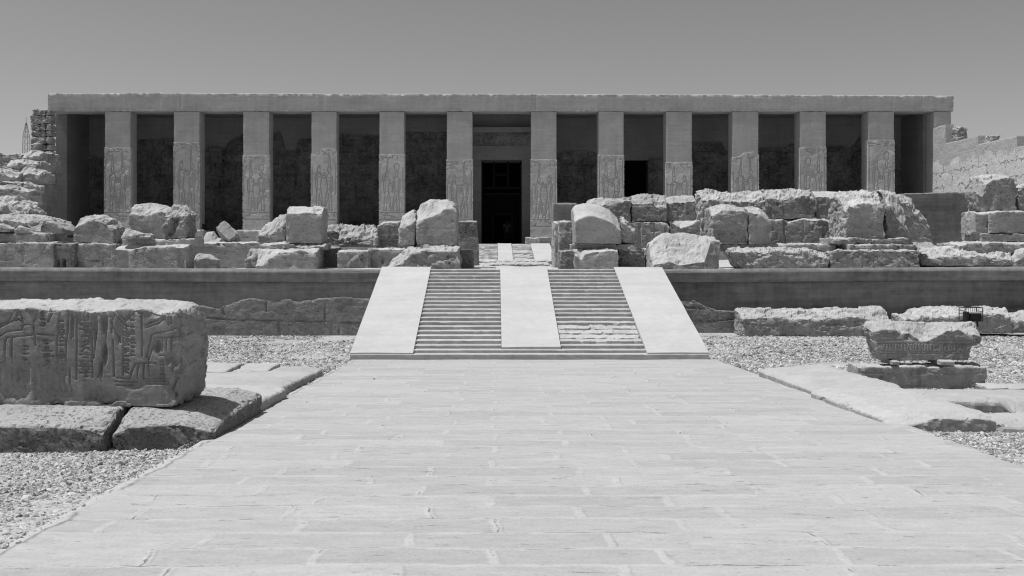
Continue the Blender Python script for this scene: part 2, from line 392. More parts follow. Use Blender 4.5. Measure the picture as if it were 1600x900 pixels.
# gravel: loose pebbles, nobody could count them
def pebbles(regions):
    t = (1+5**.5)/2
    iv = np.array([(-1, t, 0), (1, t, 0), (-1, -t, 0), (1, -t, 0), (0, -1, t), (0, 1, t), (0, -1, -t), (0, 1, -t), (t, 0, -1), (t, 0, 1), (-t, 0, -1), (-t, 0, 1)], float)
    iv /= np.linalg.norm(iv[0])
    itf = np.array([(0, 11, 5), (0, 5, 1), (0, 1, 7), (0, 7, 10), (0, 10, 11), (1, 5, 9), (5, 11, 4), (11, 10, 2), (10, 7, 6), (7, 1, 8), (3, 9, 4), (3, 4, 2), (3, 2, 6), (3, 6, 8), (3, 8, 9), (4, 9, 5), (2, 4, 11), (6, 2, 10), (8, 6, 7), (9, 8, 1)])
    Vs = []; Qs = []; n = 0
    for x0, x1, y0, y1, sz, dens in regions:
        k = int((x1-x0)*(y1-y0)/(sz*sz)*dens)
        x = RNG.uniform(x0, x1, k); y = RNG.uniform(y0, y1, k); s = sz*.5*np.exp(RNG.normal(-.13, .36, k))
        keep = fbm(np.stack([x*.7, y*.7, x*0], 1), 44, 3) > -.55+.25*RNG.random(k); x, y, s = x[keep], y[keep], s[keep]; k = len(x)
        sc = s[:, None]*np.stack([RNG.uniform(.8, 1.5, k), RNG.uniform(.7, 1.2, k), RNG.uniform(.45, .85, k)], 1)
        an = RNG.uniform(0, 6.283, k); jit = RNG.uniform(.72, 1.22, (k, 12, 1)); P_ = iv[None]*jit*sc[:, None, :]*.95
        c, s_ = np.cos(an)[:, None], np.sin(an)[:, None]
        tx_ = RNG.normal(0, .35, (k, 1))
        X = P_[..., 0]*c-P_[..., 1]*s_+x[:, None]; Y_ = P_[..., 0]*s_+P_[..., 1]*c+y[:, None]; Z = P_[..., 2]+tx_*P_[..., 0]+(np.where((x > -3.25) & (x < 5.0), pathz(y), gz(x, y))+sc[:, 2]*.35)[:, None]
        Vs.append(np.stack([X, Y_, Z], -1).reshape(-1, 3)); Qs.append((itf[None]+12*np.arange(k)[:, None, None]).reshape(-1, 3)+n); n += 12*k
    o = mk('gravel', np.concatenate(Vs), np.concatenate(Qs), M['pebble'], smooth=False); tag(o, kind='stuff')
pebbles([(-3.27, -3.12, 6, 22, .022, .10), (4.9, 5.05, 7, 22, .022, .10), (-7.2, -3.27, 6, 11.6, .029, 1.5), (-7.6, -3.27, 11.6, 18, .042, .8), (-10.5, -3.27, 18, 28.5, .05, .9),
         (5.08, 7.2, 7.5, 12.4, .031, 1.4), (5.05, 10.5, 12.4, 18.5, .042, .9), (4.95, 17.5, 18.5, 27.6, .052, .85)])

# ------------------------------------------------------------------ staircase
st = empty('staircase', (.8, 22.3, 0), 'broad pale stone staircase with three smooth ramps climbing to the terrace', 'staircase')
def ramp_slab(x0, x1, par, pts, mat='ramp', name='ramp'):
    # pts: front bottom (y,z) -> top; fine grid on the sloping face for an uneven trowelled surface
    (ya, za), (yb_, zb_) = pts; n = 60; t = np.linspace(0, 1, n); xs = np.linspace(x0, x1, 24)
    X, Tt = np.meshgrid(xs, t, indexing='ij'); y = ya+(yb_-ya)*Tt; z = za+(zb_-za)*Tt
    z = z+.012*fbm(np.stack([X.ravel()*1.5, y.ravel()*1.5, X.ravel()*0], 1), 61, 3).reshape(X.shape)
    V = [np.stack([X.ravel(), y.ravel(), z.ravel()], 1)]; id_ = np.arange(X.size).reshape(X.shape)
    Q = [np.stack([id_[:-1, :-1], id_[1:, :-1], id_[1:, 1:], id_[:-1, 1:]], -1).reshape(-1, 4)]; m = X.size
    zlow = za-.5
    for edge_, fl in ((id_[0], 1), (id_[-1], 0), (id_[:, 0], 0), (id_[:, -1], 1)):
        B = V[0][edge_].copy(); B[:, 2] = zlow; nb = np.arange(len(edge_))+m; m += len(edge_); V.append(B)
        q = np.stack([edge_[:-1], edge_[1:], nb[1:], nb[:-1]], -1); Q.append(q if fl else q[:, ::-1])
    return mk(name, np.concatenate(V)-np.array(par.location), np.concatenate(Q), M[mat], par, smooth=False)
def rz(y): return .283+.2935*(y-22.75)
for x0, x1 in ((-3.24, -1.83), (.155, 1.5), (3.42, 4.8)):
    ya = 22.3 if x0 != .155 else 22.62
    ramp_slab(x0, x1, st, ((ya, rz(ya)), (28.6, rz(28.6)-.02)))
def step(x0, x1, y0, z1, k, h=.14, bad=0.):
    stone('step', None, None, y0, .42, x0, x1, z1+.012, F=z1-.05*bad, zb=z1-h, metric=True, wd=.03+.26*bad, r=.004, a=.003, wear=.003+.016*bad, fr=.5+bad*.5, chip=.010+.07*bad, res=.05 if not bad else .03, mat='step', parent=st)
step(-3.235, 4.795, 22.26, .112, 0, .2)
step(-2.2, 3.77, 22.5, .185, 0, .16)
for k in range(1, 21):
    y0 = 22.75+.294*(k-1); z1 = .182+.0863*k
    step(-1.825, .15, y0, z1, k)
    step(1.505, 3.415, y0, z1, k, bad=.9 if k in (3, 4, 5) else (.2 if k in (2, 6) else 0))
# upper ramp, in front of the door
us = empty('upper_staircase', (.6, 53, 1.9), 'distant narrow staircase with pale ramps leading up to the temple door', 'staircase')
def urz(y): return 1.97+(y-53)*(2.955-1.97)/7.
for x0, x1 in ((-3.0, -1.4), (.17, .99), (2.15, 3.3)): ramp_slab(x0, x1, us, ((53, urz(53)), (60, urz(60))))
for x0, x1 in ((-1.4, .17), (.99, 2.15)):
    for k in range(14):
        stone('step', None, None, 53.1+.5*k, .7, x0+.005, x1-.005, urz(53.1+.5*k)+.0, zb=urz(53.1+.5*k)-.3, metric=True, wd=.05, r=.01, a=.006, wear=.02, fr=.5, chip=.05, res=.09, mat='step', parent=us)

# ------------------------------------------------------------------ terrace walls
def terrace_wall(xa, xb, label, zt_a, zt_b, courses):
    root = empty('retaining_wall', ((xa+xb)/2, 28.63, 0), label, 'wall', 'terrace retaining walls')
    def band(name, mat, ztop, zbot, yoff, cham, seed):
        n = 220; xs = np.linspace(xa, xb, n); tilt_ = np.interp(xs, [xa, xb], [zt_a, zt_b]); rows = []
        prof = [(yoff+.45, ztop), (yoff+cham, ztop), (yoff, ztop-cham*1.3)]+[(yoff, ztop-cham*1.3+(zbot-ztop+cham*1.3)*t) for t in np.linspace(.08, .92, 10)]+[(yoff+.0, zbot), (yoff+.45, zbot)]
        V = []
        for (yy, zz) in prof:
            z_ = zz+tilt_*(zz-.0)/1.9
            nn = fbm(np.stack([xs*1.7, xs*0+yy*3, z_*2.5], 1), seed, 4)
            V.append(np.stack([xs, 28.63+yy+.012*nn, z_+.006*fbm(np.stack([xs*3, xs*0+zz, xs*0], 1), seed+4, 3)], 1))
        m = len(prof); V = np.concatenate(V); id_ = np.arange(m*n).reshape(m, n)
        Q = np.stack([id_[:-1, :-1], id_[1:, :-1], id_[1:, 1:], id_[:-1, 1:]], -1).reshape(-1, 4)[:, ::-1]
        return mk(name, V-np.array(root.location), Q, M[mat], root)
    band('coping', 'terr', 1.905, 1.53, 0., .07, 31)
    band('plaster_face', 'terr', 1.535, -.1, .05, .015, 33)
    for (nm, x0, x1, T_, lines, mt) in courses:
        S = pxlines(lines, 28.6) if lines else None
        stone(nm, None, None, 28.63-.0, .3, x0, x1, T_, zb=-.1, wd=.03, r=.02, a=.006, wear=.014, fr=.5, chip=.03, res=.04, mat=mt,
              carve=(lambda x, z, S=S: groove(x, z, S, .035, .05)) if S is not None else None, parent=root)
    return root
jl = [[(300, 494), (350, 499), (420, 501), (520, 503), (580, 505)], [(434, 502), (437, 524)], [(508, 473), (507, 502)], [(517, 504), (517, 523)], [(530, 505), (529, 523)], [(200, 500), (300, 494)],
      [(344, 478), (350, 492)], [(415, 470), (416, 486)], [(260, 485), (262, 523)]]
terrace_wall(-26, -3.24, 'long plastered retaining wall left of the staircase with exposed stone courses', .12, 0,
             [('stone_courses', 100, 590, [(100, 480), (320, 477), (343, 482), (347, 478), (370, 468), (390, 464), (415, 468), (440, 467), (450, 466), (470, 470), (500, 465), (540, 463), (590, 466)], jl, 'terrlow')])
jr = [[(1070, 480), (1110, 482), (1150, 480)], [(1080, 500), (1110, 502), (1150, 498)], [(1122, 484), (1123, 497)]]
terrace_wall(4.8, 27, 'long plastered retaining wall right of the staircase with patchy grey face', 0, .17,
             [('stone_courses', 1045, 1240, [(1045, 470), (1085, 468), (1100, 476), (1120, 484), (1160, 486), (1240, 490)], jr, 'terrlow')])

# ------------------------------------------------------------------ the ruin blocks
GR = 'ruined stone blocks on the terrace'
def S_(*a, **k): return stone(*a, **k)
A = 'stone block'
S_('stone_block', 'long low block at the left end of the ruin row, under a flat slab', A, 31.2, 1.2, -70, 84, 378, carve=lambda x, z: groove(x, z, pxlines([[(75, 381), (60, 400), (40, 412)], [(35, 385), (36, 410)]], 31.2), .05, .03))
S_('stone_block', 'dark streaked upright block with two slots at its foot', A, 31.3, 1., 84, 117, 379, mat='dark', fr=.15,
   carve=lambda x, z: groove(x, z, pxlines([[(90, 408), (90, 420)], [(100, 407), (100, 420)]], 31.3), .07, .18))
S_('stone_block', 'plain squared block beneath the round-topped stone', A, 31.5, 1., 117.5, 181, 380, fr=.2, carve=lambda x, z: groove(x, z, pxlines([[(171, 381), (171, 402)], [(117, 409), (160, 406)], [(160, 406), (162, 420)]], 31.5), .03, .05))
S_('stone_block', 'wide block with rough crumbling ends below the two paired boulders', A, 29.9, 1.4, 178, 291, [(178, 384), (303, 381)], [(178, 388), (205, 390), (214, 387), (240, 385), (280, 385), (303, 385)],
   carve=lambda x, z: .10*((x > PX(276, 29.9)))*sm((x-PX(276, 29.9))/.12)+.06*sm((PX(203, 29.9)-x)/.1))
S_('stone_slab', 'thin slab under the square flaky boulder and its jagged neighbour', 'stone slab', 30.4, 1.2, 190, 303, 372, yb=384, fr=.3, mat='worn')
S_('boulder', 'square boulder with a flaky pale top, touching a jagged boulder', 'boulder', 30.7, 1., 199, 263, [(199, 328), (210, 318), (240, 317), (262, 325)], [(199, 337), (205, 332), (215, 334), (225, 337), (240, 331), (262, 330)], yb=373, wear=.05, fr=.15, r=.06)
S_('boulder', 'jagged boulder with a steep pale cleft, right of the square flaky one', 'boulder', 30.5, 1., 254, 292, [(254, 328), (270, 319), (285, 321), (298, 331), (303, 340)], [(254, 336), (268, 337), (275, 337), (290, 334), (303, 346)], yb=373, wear=.08, fr=.6, r=.07,
   carve=lambda x, z: groove(x, z, pxlines([[(276, 330), (272, 350), (262, 372)]], 30.5), .16, .2))
S_('rock', 'small flat rock at the foot of the square flaky boulder', 'rock', 30.1, .5, 188, 234, [(188, 364), (196, 356), (205, 360), (234, 366)], [(188, 368), (200, 366), (234, 369)], yb=373, wear=.05, r=.06)
S_('stone_slab', 'flat slab lying on the long low block at far left', 'stone slab', 31.5, 1.2, -60, 78, [(-60, 363), (94, 363)], yb=379, fr=.3)
S_('stone_slab', 'broad broken slab with a pale sloping top below the domed boulder', 'stone slab', 31.8, 1.8, -50, 96, [(-50, 335), (60, 336), (75, 340), (98, 350), (116, 361)], [(-50, 344), (20, 344), (40, 347), (55, 360), (64, 360), (67, 343), (82, 346), (100, 358), (116, 363)], yb=365, wd=.9, wear=.06, fr=.5)
S_('boulder', 'domed flaky boulder on top of the broad broken slab', 'boulder', 33, 1.6, -30, 40, [(-30, 312), (0, 307), (28, 308), (50, 318), (63, 331)], [(-30, 326), (10, 322), (25, 330), (63, 333)], yb=338, wd=1., wear=.1, fr=.6, r=.08)
S_('rock', 'rounded rock lying on the flat slab at far left', 'rock', 31.5, .5, 20, 52, [(20, 360), (28, 350), (36, 352), (52, 362)], yb=365, r=.12, wear=.04)
S_('rock', 'smooth low rock beside the rounded rock, at the left border', 'rock', 31.4, .5, -20, 15, [(-20, 352), (5, 349), (15, 355)], yb=362, r=.12, wear=.04)
S_('stone_block', 'round-topped block with a pitted crest, standing before the first pillar', A, 31.7, 1.1, 115, 178, [(115, 350), (122, 340), (140, 335), (160, 335), (178, 343), (191, 358)], [(115, 357), (128, 348), (140, 344), (152, 343), (168, 352), (180, 360), (191, 366)], yb=381, wear=.06, fr=.12, chip=.09)
S_('stone_block', 'plain low wall block behind the small chipped stone', A, 32.1, .8, 298, 412, 378, fr=.15, mat='smooth')
S_('rock', 'small chipped stone at the terrace edge before the plain low wall block', 'rock', 29.4, .5, 303, 338, [(303, 399), (310, 396), (325, 397), (338, 404)], [(303, 404), (322, 401), (338, 406)], r=.04, wear=.03, skew=.25)
S_('rock', 'small pale stone left of the tilted squared stone', 'rock', 33, .6, 313, 341, [(313, 375), (325, 362), (334, 361), (341, 372)], [(313, 378), (330, 379), (341, 379)], yb=382, wd=.45, wear=.02, r=.03)
cube = S_('rock', 'tilted squared stone balanced on one corner, bright face to the front', 'rock', 32.6, .5, -9.14, -8.39, .42, zb=0., metric=True, wear=.02, r=.015, chip=.03, wd=.05)
_R = Matrix.Rotation(math.radians(-34), 3, 'X') @ Matrix.Rotation(math.radians(44), 3, 'Y')
cube.rotation_euler = _R.to_euler(); cube.location = Vector((-8.77, 32.8, 3.0))-_R @ Vector((0, .25, .21))
S_('boulder', 'wedge shaped boulder leaning against the sharp-edged cube', 'boulder', 31, .9, 400, 446, [(400, 366), (410, 354), (430, 341), (446, 334)], [(400, 369), (420, 364), (446, 348)], yb=379, wear=.07, fr=.8, r=.08)
S_('stone_block', 'tall sharp-edged cube with a pale top, standing on a layered slab', A, 30.5, 1.1, 445.5, 503, [(445, 322), (510, 323)], [(445, 333), (470, 332), (510, 333)], yb=380, wear=.03, fr=.1, sr=.2, r=.02, chip=.06, mat='smooth')
S_('stone_slab', 'layered flaking slab under the sharp-edged cube', 'stone slab', 30.3, 1.2, 405, 508, [(405, 379), (508, 379)], [(405, 382), (450, 380), (470, 386), (508, 383)], yb=390, wear=.06, fr=.8)
S_('stone_block', 'low block with a worn pale corner and a small hollow in its face', A, 29.8, 1.3, 398, 495, [(398, 389), (504, 388)], [(398, 415), (408, 414), (420, 404), (434, 394), (450, 393), (470, 391), (485, 393), (504, 392)], wd=.55, fr=.15,
   carve=lambda x, z: .09*np.exp(-((x-PX(451, 29.8))/.1)**2-((z-PZ(412, 29.8))/.07)**2)+.05*sm((x-PX(490, 29.8))/.06))
S_('rock', 'rough broken lump left of the worn-cornered low block', 'rock', 30.4, .6, 382, 404, [(382, 402), (392, 390), (404, 388)], [(382, 406), (404, 396)], wear=.08, fr=1., r=.06)
S_('stone_block', 'recessed dark jamb block between worn-cornered block and small carved block', A, 31.6, .7, 503, 528, 386, mat='dark', fr=.3)
S_('stone_block', 'small block carved with a slanting bar, near the stairs', A, 30.3, .9, 527, 575, [(527, 391), (575, 390)], fr=.3, carve=lambda x, z: groove(x, z, pxlines([[(545, 416), (548, 410), (570, 393)], [(560, 396), (565, 418)]], 30.3), .06, -.05))
S_('stone_block', 'plain block with a dark peg hole, left of the round-shouldered stack', A, 31.2, .8, 574, 634, [(574, 388), (634, 387)], fr=.15, mat='smooth', carve=lambda x, z: .12*np.exp(-((x-PX(597, 31.2))/.05)**2-((z-PZ(408, 31.2))/.08)**2))
S_('rock', 'short rough stone between the sharp-edged cube and the fallen log-like stone', 'rock', 32.4, .8, 507, 530, [(507, 352), (530, 351)], [(507, 360), (530, 362)], yb=382, wear=.08, fr=1., mat='rough')
S_('boulder', 'log-like fallen stone with flaky pale top, before the fifth pillar', 'boulder', 31.8, 1., 526, 590, [(526, 355), (534, 350), (584, 352), (590, 360)], [(526, 371), (550, 368), (570, 374), (590, 366)], yb=385, wd=.6, wear=.09, fr=.9, r=.1)
S_('stone_block', 'inscribed wall fragment behind the round-shouldered block', A, 32.6, .6, 588, 640, [(588, 354), (600, 346), (640, 345)], yb=390, fr=.3, carve=lambda x, z: .03*(vn(np.stack([x*9, x*0, z*9], 1), 4) > .45))
S_('boulder', 'smaller rounded stone joined to the left of the round-shouldered block', 'boulder', 29.9, 1.2, 622, 650, [(622, 346), (630, 336), (645, 327), (650, 327)], [(622, 354), (632, 353), (642, 349), (650, 341)], yb=383, wear=.05, fr=.3, r=.08, mat='worn')
S_('stone_block', 'large round-shouldered block crowning the stack left of the stairs', A, 29.7, 1.4, 649.5, 714, [(649, 331), (658, 318), (672, 311), (700, 311), (713, 318), (718, 332)], [(649, 350), (660, 343), (680, 334), (695, 325), (708, 324), (718, 334)], yb=383, wd=.6, wear=.03, fr=.12, r=.06, mat='worn',
   carve=lambda x, z: .08*np.exp(-((x-PX(707, 29.7))/.05)**2-((z-PZ(344, 29.7))/.04)**2)+.012*(np.abs(z-PZ(357, 29.7)) < .012))
S_('stone_block', 'long rough base block carrying the round-shouldered stack', A, 29.3, 1.6, 604, 720, [(604, 417), (622, 398), (638, 384), (720, 383)], [(604, 420), (628, 410), (645, 395), (665, 391), (700, 393), (720, 389)], wear=.07, fr=.8, mat='worn', R=[(383, 715), (421, 720)],
   carve=lambda x, z: .2*np.exp(-((x-PX(671, 29.3))/.17)**2-((z-PZ(393, 29.3))/.07)**2))
S_('stone_block', 'dark narrow stub at the left side of the stair head', A, 30.2, .8, 719, 740, 391, mat='dark', fr=.5)
S_('stone_block', 'upright pitted wall fragment left of the upper stairs', A, 32, 1., 714, 747, [(714, 345), (747, 345)], fr=.25, R=[(345, 745), (383, 746), (384, 748), (421, 748)])
# right of the stairs
S_('stone_block', 'smooth plastered wall piece right of the upper stairs', A, 33.3, 1., 864, 902, 317, mat='wallplaster', fr=.03, wear=.015, chip=.01)
S_('stone_block', 'pale slender jamb block at the right side of the stair head', A, 31.6, 1.3, 866, 874, 346, mat='worn', fr=.2)
S_('stone_block', 'narrow upright block with eroded face beside the slender jamb', A, 31, 1.2, 873, 895, 345, fr=.8, mat='rough')
S_('stone_block', 'big smooth block with a pale curved top, right of the stairs', A, 29.8, 1.5, 898, 971, [(894, 327), (900, 320), (912, 318), (935, 320), (952, 328), (964, 340), (971, 352)], [(894, 347), (905, 341), (918, 336), (928, 336), (945, 341), (958, 348), (971, 360)], yb=380, wd=.8, wear=.014, fr=.06, r=.05, chip=.03, mat='smooth')
S_('rock', 'chipped small stone right of the curved-top smooth block', 'rock', 30.1, .8, 971.5, 993, [(971, 338), (985, 347), (993, 360)], [(971, 347), (982, 354), (993, 363)], yb=380, wear=.06, fr=.4)
S_('stone_slab', 'thin slab under the big smooth curved-top block', 'stone slab', 30.1, 1.2, 892, 994, 380, yb=391, fr=.2, mat='smooth')
S_('stone_block', 'rough dark block nearest the stairs on their right side', A, 29.8, 1., 875, 898, 391, mat='dark', fr=.8)
S_('stone_block', 'low pale-rimmed block below the big smooth curved-top block', A, 29.5, 1.3, 897, 967, [(897, 389), (967, 388)], [(897, 396), (908, 405), (914, 397), (930, 393), (945, 391), (967, 390)], fr=.25)
S_('stone_block', 'dark pitted block between the pale-rimmed block and tilted boulder', A, 30.1, 1., 967, 1008, 389, mat='dark', fr=.9, wear=.06)
S_('stone_block', 'plain block mostly hidden behind the tilted bright boulder', A, 30.8, .8, 1008, 1040, 388, fr=.2)
S_('boulder', 'tilted boulder with a broad bright pitted face at the terrace edge', 'boulder', 29.2, 1.3, 1015, 1131, [(1015, 378), (1035, 363), (1060, 364), (1085, 366), (1105, 369), (1125, 371), (1131, 380)], [(1015, 414), (1030, 411), (1045, 408), (1062, 413), (1080, 411), (1098, 408), (1101, 408), (1110, 374), (1131, 376)], wd=1.1, wear=.035, fr=.8, r=.05, mat='worn', L=[(420, 1017), (395, 1022), (363, 1038)], R=[(420, 1124), (390, 1130), (368, 1128)])
IN = lambda Y, k=.022, s=0: (lambda x, z: k*(vn(np.stack([x*7+s, x*0, z*7], 1), 4+s) > .4)+k*.8*(np.abs(vn(np.stack([x*3.1, x*0, z*.6], 1), 9+s)) < .07))
S_('wall_block', 'flaky-topped wall block behind the curved-top block', 'wall block', 33.4, 1., 912, 986, [(912, 317), (930, 309), (986, 309)], [(912, 321), (940, 320), (965, 314), (986, 314)], yb=346, wear=.06, fr=.4)
S_('wall_block', 'relief-carved upper wall block with a broken right corner', 'wall block', 33.4, 1., 987, 1043, [(987, 305), (1010, 303), (1038, 304), (1043, 312)], [(987, 317), (1020, 316), (1025, 322), (1043, 322)], yb=346, wear=.06, fr=.2, carve=IN(33.4, .03, 3))
S_('wall_block', 'relief wall block above the bright notch, under a crumbling crest', 'wall block', 33.9, 1., 1040, 1090, [(1040, 309), (1060, 305), (1090, 305)], [(1040, 317), (1090, 314)], yb=347, wear=.05, fr=.2, carve=IN(33.9, .03, 5))
S_('wall_block', 'long crumbling-topped wall block with a pale left end', 'wall block', 33.0, 1.2, 1096, 1197, [(1089, 303), (1100, 297), (1150, 301), (1197, 298)], [(1089, 312), (1120, 311), (1160, 315), (1197, 313)], yb=388, wear=.08, fr=.25, carve=IN(33., .025, 7))
S_('wall_block', 'inscribed lower wall block behind the tilted bright boulder', 'wall block', 33.3, 1., 975, 1046, 346, fr=.15, carve=IN(33.3, .028, 11))
S_('wall_block', 'lower wall block with a bright broken notch in its top', 'wall block', 33.3, 1., 1046.5, 1112, [(1046, 345), (1088, 345), (1112, 345)], [(1046, 346), (1050, 348), (1064, 357), (1080, 351), (1088, 346), (1112, 346)], wear=.04, fr=.25)
S_('wall_block', 'relief wall block with a wavy pale crest, tallest part of the right ruin', 'wall block', 33, 1.2, 1196, 1276, [(1196, 297), (1220, 294), (1255, 295), (1276, 301)], [(1196, 308), (1215, 311), (1245, 309), (1258, 305), (1276, 310)], yb=342, wear=.07, fr=.25, carve=IN(33, .03, 13))
S_('wall_block', 'flat-topped wall block with a clean pale upper edge', 'wall block', 33.4, 1.1, 1275, 1332, [(1275, 299), (1328, 299), (1332, 302)], [(1275, 307), (1332, 307)], yb=342, wear=.015, fr=.15, mat='smooth', carve=IN(33.4, .02, 15))
S_('wall_block', 'plain lower wall block with a vertical crack, left of the great block', 'wall block', 32.8, 1., 1195, 1308, [(1195, 341), (1225, 341), (1228, 345), (1250, 341), (1285, 341), (1308, 347)], [(1195, 342), (1225, 343), (1230, 347), (1255, 342), (1290, 344), (1308, 350)], fr=.2, carve=lambda x, z: IN(33, .02, 17)(x, z)+groove(x, z, pxlines([[(1226, 341), (1226, 365), (1230, 390)]], 32.8), .03, .06))
S_('stone_block', 'arched block with a rough lower face and pale left side', A, 30.7, 1.3, 1113, 1169.5, [(1101, 330), (1112, 322), (1130, 319), (1150, 320), (1169, 327)], [(1101, 342), (1112, 338), (1122, 330), (1140, 326), (1169, 331)], yb=381, wear=.05, fr=.3, r=.04,
   carve=lambda x, z: .10*sm((PZ(356, 30.7)-z+.1*fbm(np.stack([x*3, x*0, z*3], 1), 5, 3))/.12)*(1+.5*fbm(np.stack([x*9, x*0, z*9], 1), 6, 3)))
S_('stone_block', 'smooth shouldered block joined to the right of the arched block', A, 30.7, 1.3, 1170, 1206, [(1170, 323), (1185, 325), (1200, 335), (1206, 346)], [(1170, 331), (1190, 334), (1206, 348)], yb=381, wear=.03, fr=.06, mat='smooth')
S_('stone_slab', 'long thin slab under the arched block', 'stone slab', 30.8, 1.2, 1128, 1306, 380, yb=392, fr=.4)
S_('boulder', 'long rough-faced boulder right of the tilted bright boulder', 'boulder', 29.7, 1.2, 1130, 1297, [(1130, 393), (1140, 388), (1200, 386), (1262, 387), (1297, 399)], [(1130, 398), (1145, 392), (1200, 391), (1262, 393), (1297, 404)], wear=.07, fr=1., r=.08, mat='rough', L=[(419, 1158), (405, 1145), (390, 1140)])
S_('stone_block', 'great block with a pale broken crown and a rough dark face', A, 30.5, 1.6, 1321, 1384, [(1303, 312), (1312, 300), (1345, 297), (1384, 299)], [(1303, 334), (1318, 330), (1328, 322), (1342, 317), (1384, 317)], yb=372, wd=.8, wear=.08, fr=.25, r=.05,
   carve=lambda x, z: .09*sm((PZ(345, 30.5)-z+.08*fbm(np.stack([x*3, x*0, z*3], 1), 15, 3))/.1)*sm((x-PX(1320, 30.5))/.15)*(1+.6*fbm(np.stack([x*9, x*0, z*9], 1), 16, 3)))
S_('stone_block', 'broken block with a bright jagged slope, right of the great block', A, 30.7, 1.4, 1385, 1420, [(1385, 299), (1398, 301), (1410, 322), (1420, 347)], [(1385, 318), (1395, 328), (1405, 345), (1420, 358)], yb=372, wear=.09, fr=.4)
S_('wall_block', 'stepped wall block leaning against the dark plain plastered wall', 'wall block', 31.8, .8, 1402, 1459, [(1402, 303), (1418, 306), (1428, 322), (1440, 334), (1459, 362)], [(1402, 312), (1418, 318), (1430, 334), (1445, 342), (1459, 366)], yb=383, wear=.09, fr=.3)
S_('stone_slab', 'upper thin slab under the great block', 'stone slab', 30.4, 1.4, 1302, 1420, 371, yb=381, fr=.2)
S_('stone_slab', 'lower thin slab under the great block, with a broken end', 'stone slab', 30.1, 1.4, 1328, 1433, 381, yb=393, fr=.4, mat='rough')
S_('stone_block', 'long low rough block at the terrace edge below the great block', A, 29.7, 1.2, 1298, 1437, [(1298, 393), (1312, 390), (1437, 390)], fr=.8, mat='rough', wear=.05)
S_('stone_slab', 'pale flat stone in front of the dark plain plastered wall', 'stone slab', 31.2, .9, 1420, 1468, [(1420, 379), (1455, 378), (1468, 389)], [(1420, 384), (1468, 392)], wear=.03)
S_('boulder', 'flat flaky boulder lying at the terrace edge on the right', 'boulder', 29.7, 1.5, 1436, 1593, [(1436, 391), (1446, 386), (1500, 387), (1575, 388), (1593, 401)], [(1436, 396), (1450, 404), (1470, 399), (1520, 398), (1575, 401), (1593, 408)], yb=415, wd=.9, wear=.08, fr=.7, r=.08, L=[(415, 1468), (404, 1456), (390, 1450)])
S_('plastered_wall', 'dark plain plastered wall standing behind the ruin at right', 'wall', 34.8, .6, 1415, 1513, [(1415, 302), (1513, 299)], mat='terr', fr=.02, wear=.015, chip=.01, sr=.05)
S_('boulder', 'pale-topped boulder crowning the stack at the right border', 'boulder', 30.9, 1.3, 1535, 1590, [(1515, 288), (1528, 275), (1545, 272), (1580, 272), (1590, 282)], [(1515, 300), (1530, 300), (1540, 290), (1555, 280), (1580, 278), (1590, 288)], yb=329, wd=.6, wear=.06, fr=.3, L=[(328, 1543), (300, 1535), (275, 1545)],
   carve=lambda x, z: .09*sm((PX(1555, 30.9)-x)/.2)*sm((PZ(300, 30.9)-z)/.15))
S_('boulder', 'shaded boulder cut by the right border, beside the pale-topped one', 'boulder', 31.2, 1.2, 1591, 1660, [(1591, 291), (1600, 287), (1660, 288)], yb=330, wear=.06, fr=.5)
S_('stone_block', 'wide block with a chamfered left corner under the pale-topped boulder', A, 30.6, 1.4, 1545, 1660, [(1530, 337), (1541, 329), (1660, 329)], [(1530, 344), (1540, 338), (1546, 331), (1660, 331)], yb=364, fr=.1, mat='smooth')
S_('stone_block', 'small squared block at the left end of the right border stack', A, 30.7, 1., 1524, 1544, [(1511, 331), (1522, 329), (1531, 333)], yb=364, fr=.1, mat='worn')
S_('stone_slab', 'middle slab of the right border stack', 'stone slab', 30.6, 1.3, 1533, 1660, 364, yb=377, fr=.2)
S_('stone_slab', 'bottom slab of the right border stack, wider than the others', 'stone slab', 30.2, 1.6, 1498, 1660, [(1498, 379), (1512, 377), (1660, 377)], [(1498, 383), (1512, 380), (1660, 381)], yb=395, fr=.5)
S_('stone_block', 'long base block hidden behind the flat flaky boulder', A, 31., 1., 1462, 1660, 391, fr=.4)
S_('rock', 'pale lump left of the bottom slab of the right border stack', 'rock', 30.5, .7, 1485, 1512, [(1485, 387), (1492, 380), (1512, 380)], yb=393, wear=.04, r=.1)
S_('rock', 'rounded rock at the terrace edge in the right border', 'rock', 29.6, .8, 1585, 1650, [(1585, 402), (1593, 390), (1610, 385), (1650, 385)], [(1585, 408), (1600, 398), (1650, 396)], wear=.05, r=.1, mat='rough')
# broken paving between the two stairs
for (x0, x1, z0, y0, d_, lb) in ((718, 775, 1.99, 31.5, 1.3, 'broken kerb stone beside the dark stub at the stair head'), (765, 860, 2.02, 36., 2.2, 'cracked paving slab between the two staircases'),
                                 (780, 870, 2.08, 42., 3., 'worn paving slab at the foot of the upper staircase'), (745, 800, 2.05, 45., 2., 'low broken slab left of the upper staircase foot')):
    S_('paving_slab', lb, 'paving slab', y0, d_, x0, x1, float(CY+(EYE-z0)*F0/(y0+.3)), wear=.05, fr=.8, r=.05, res=.07, mat='worn', wd=.3, group='broken paving slabs on the terrace')

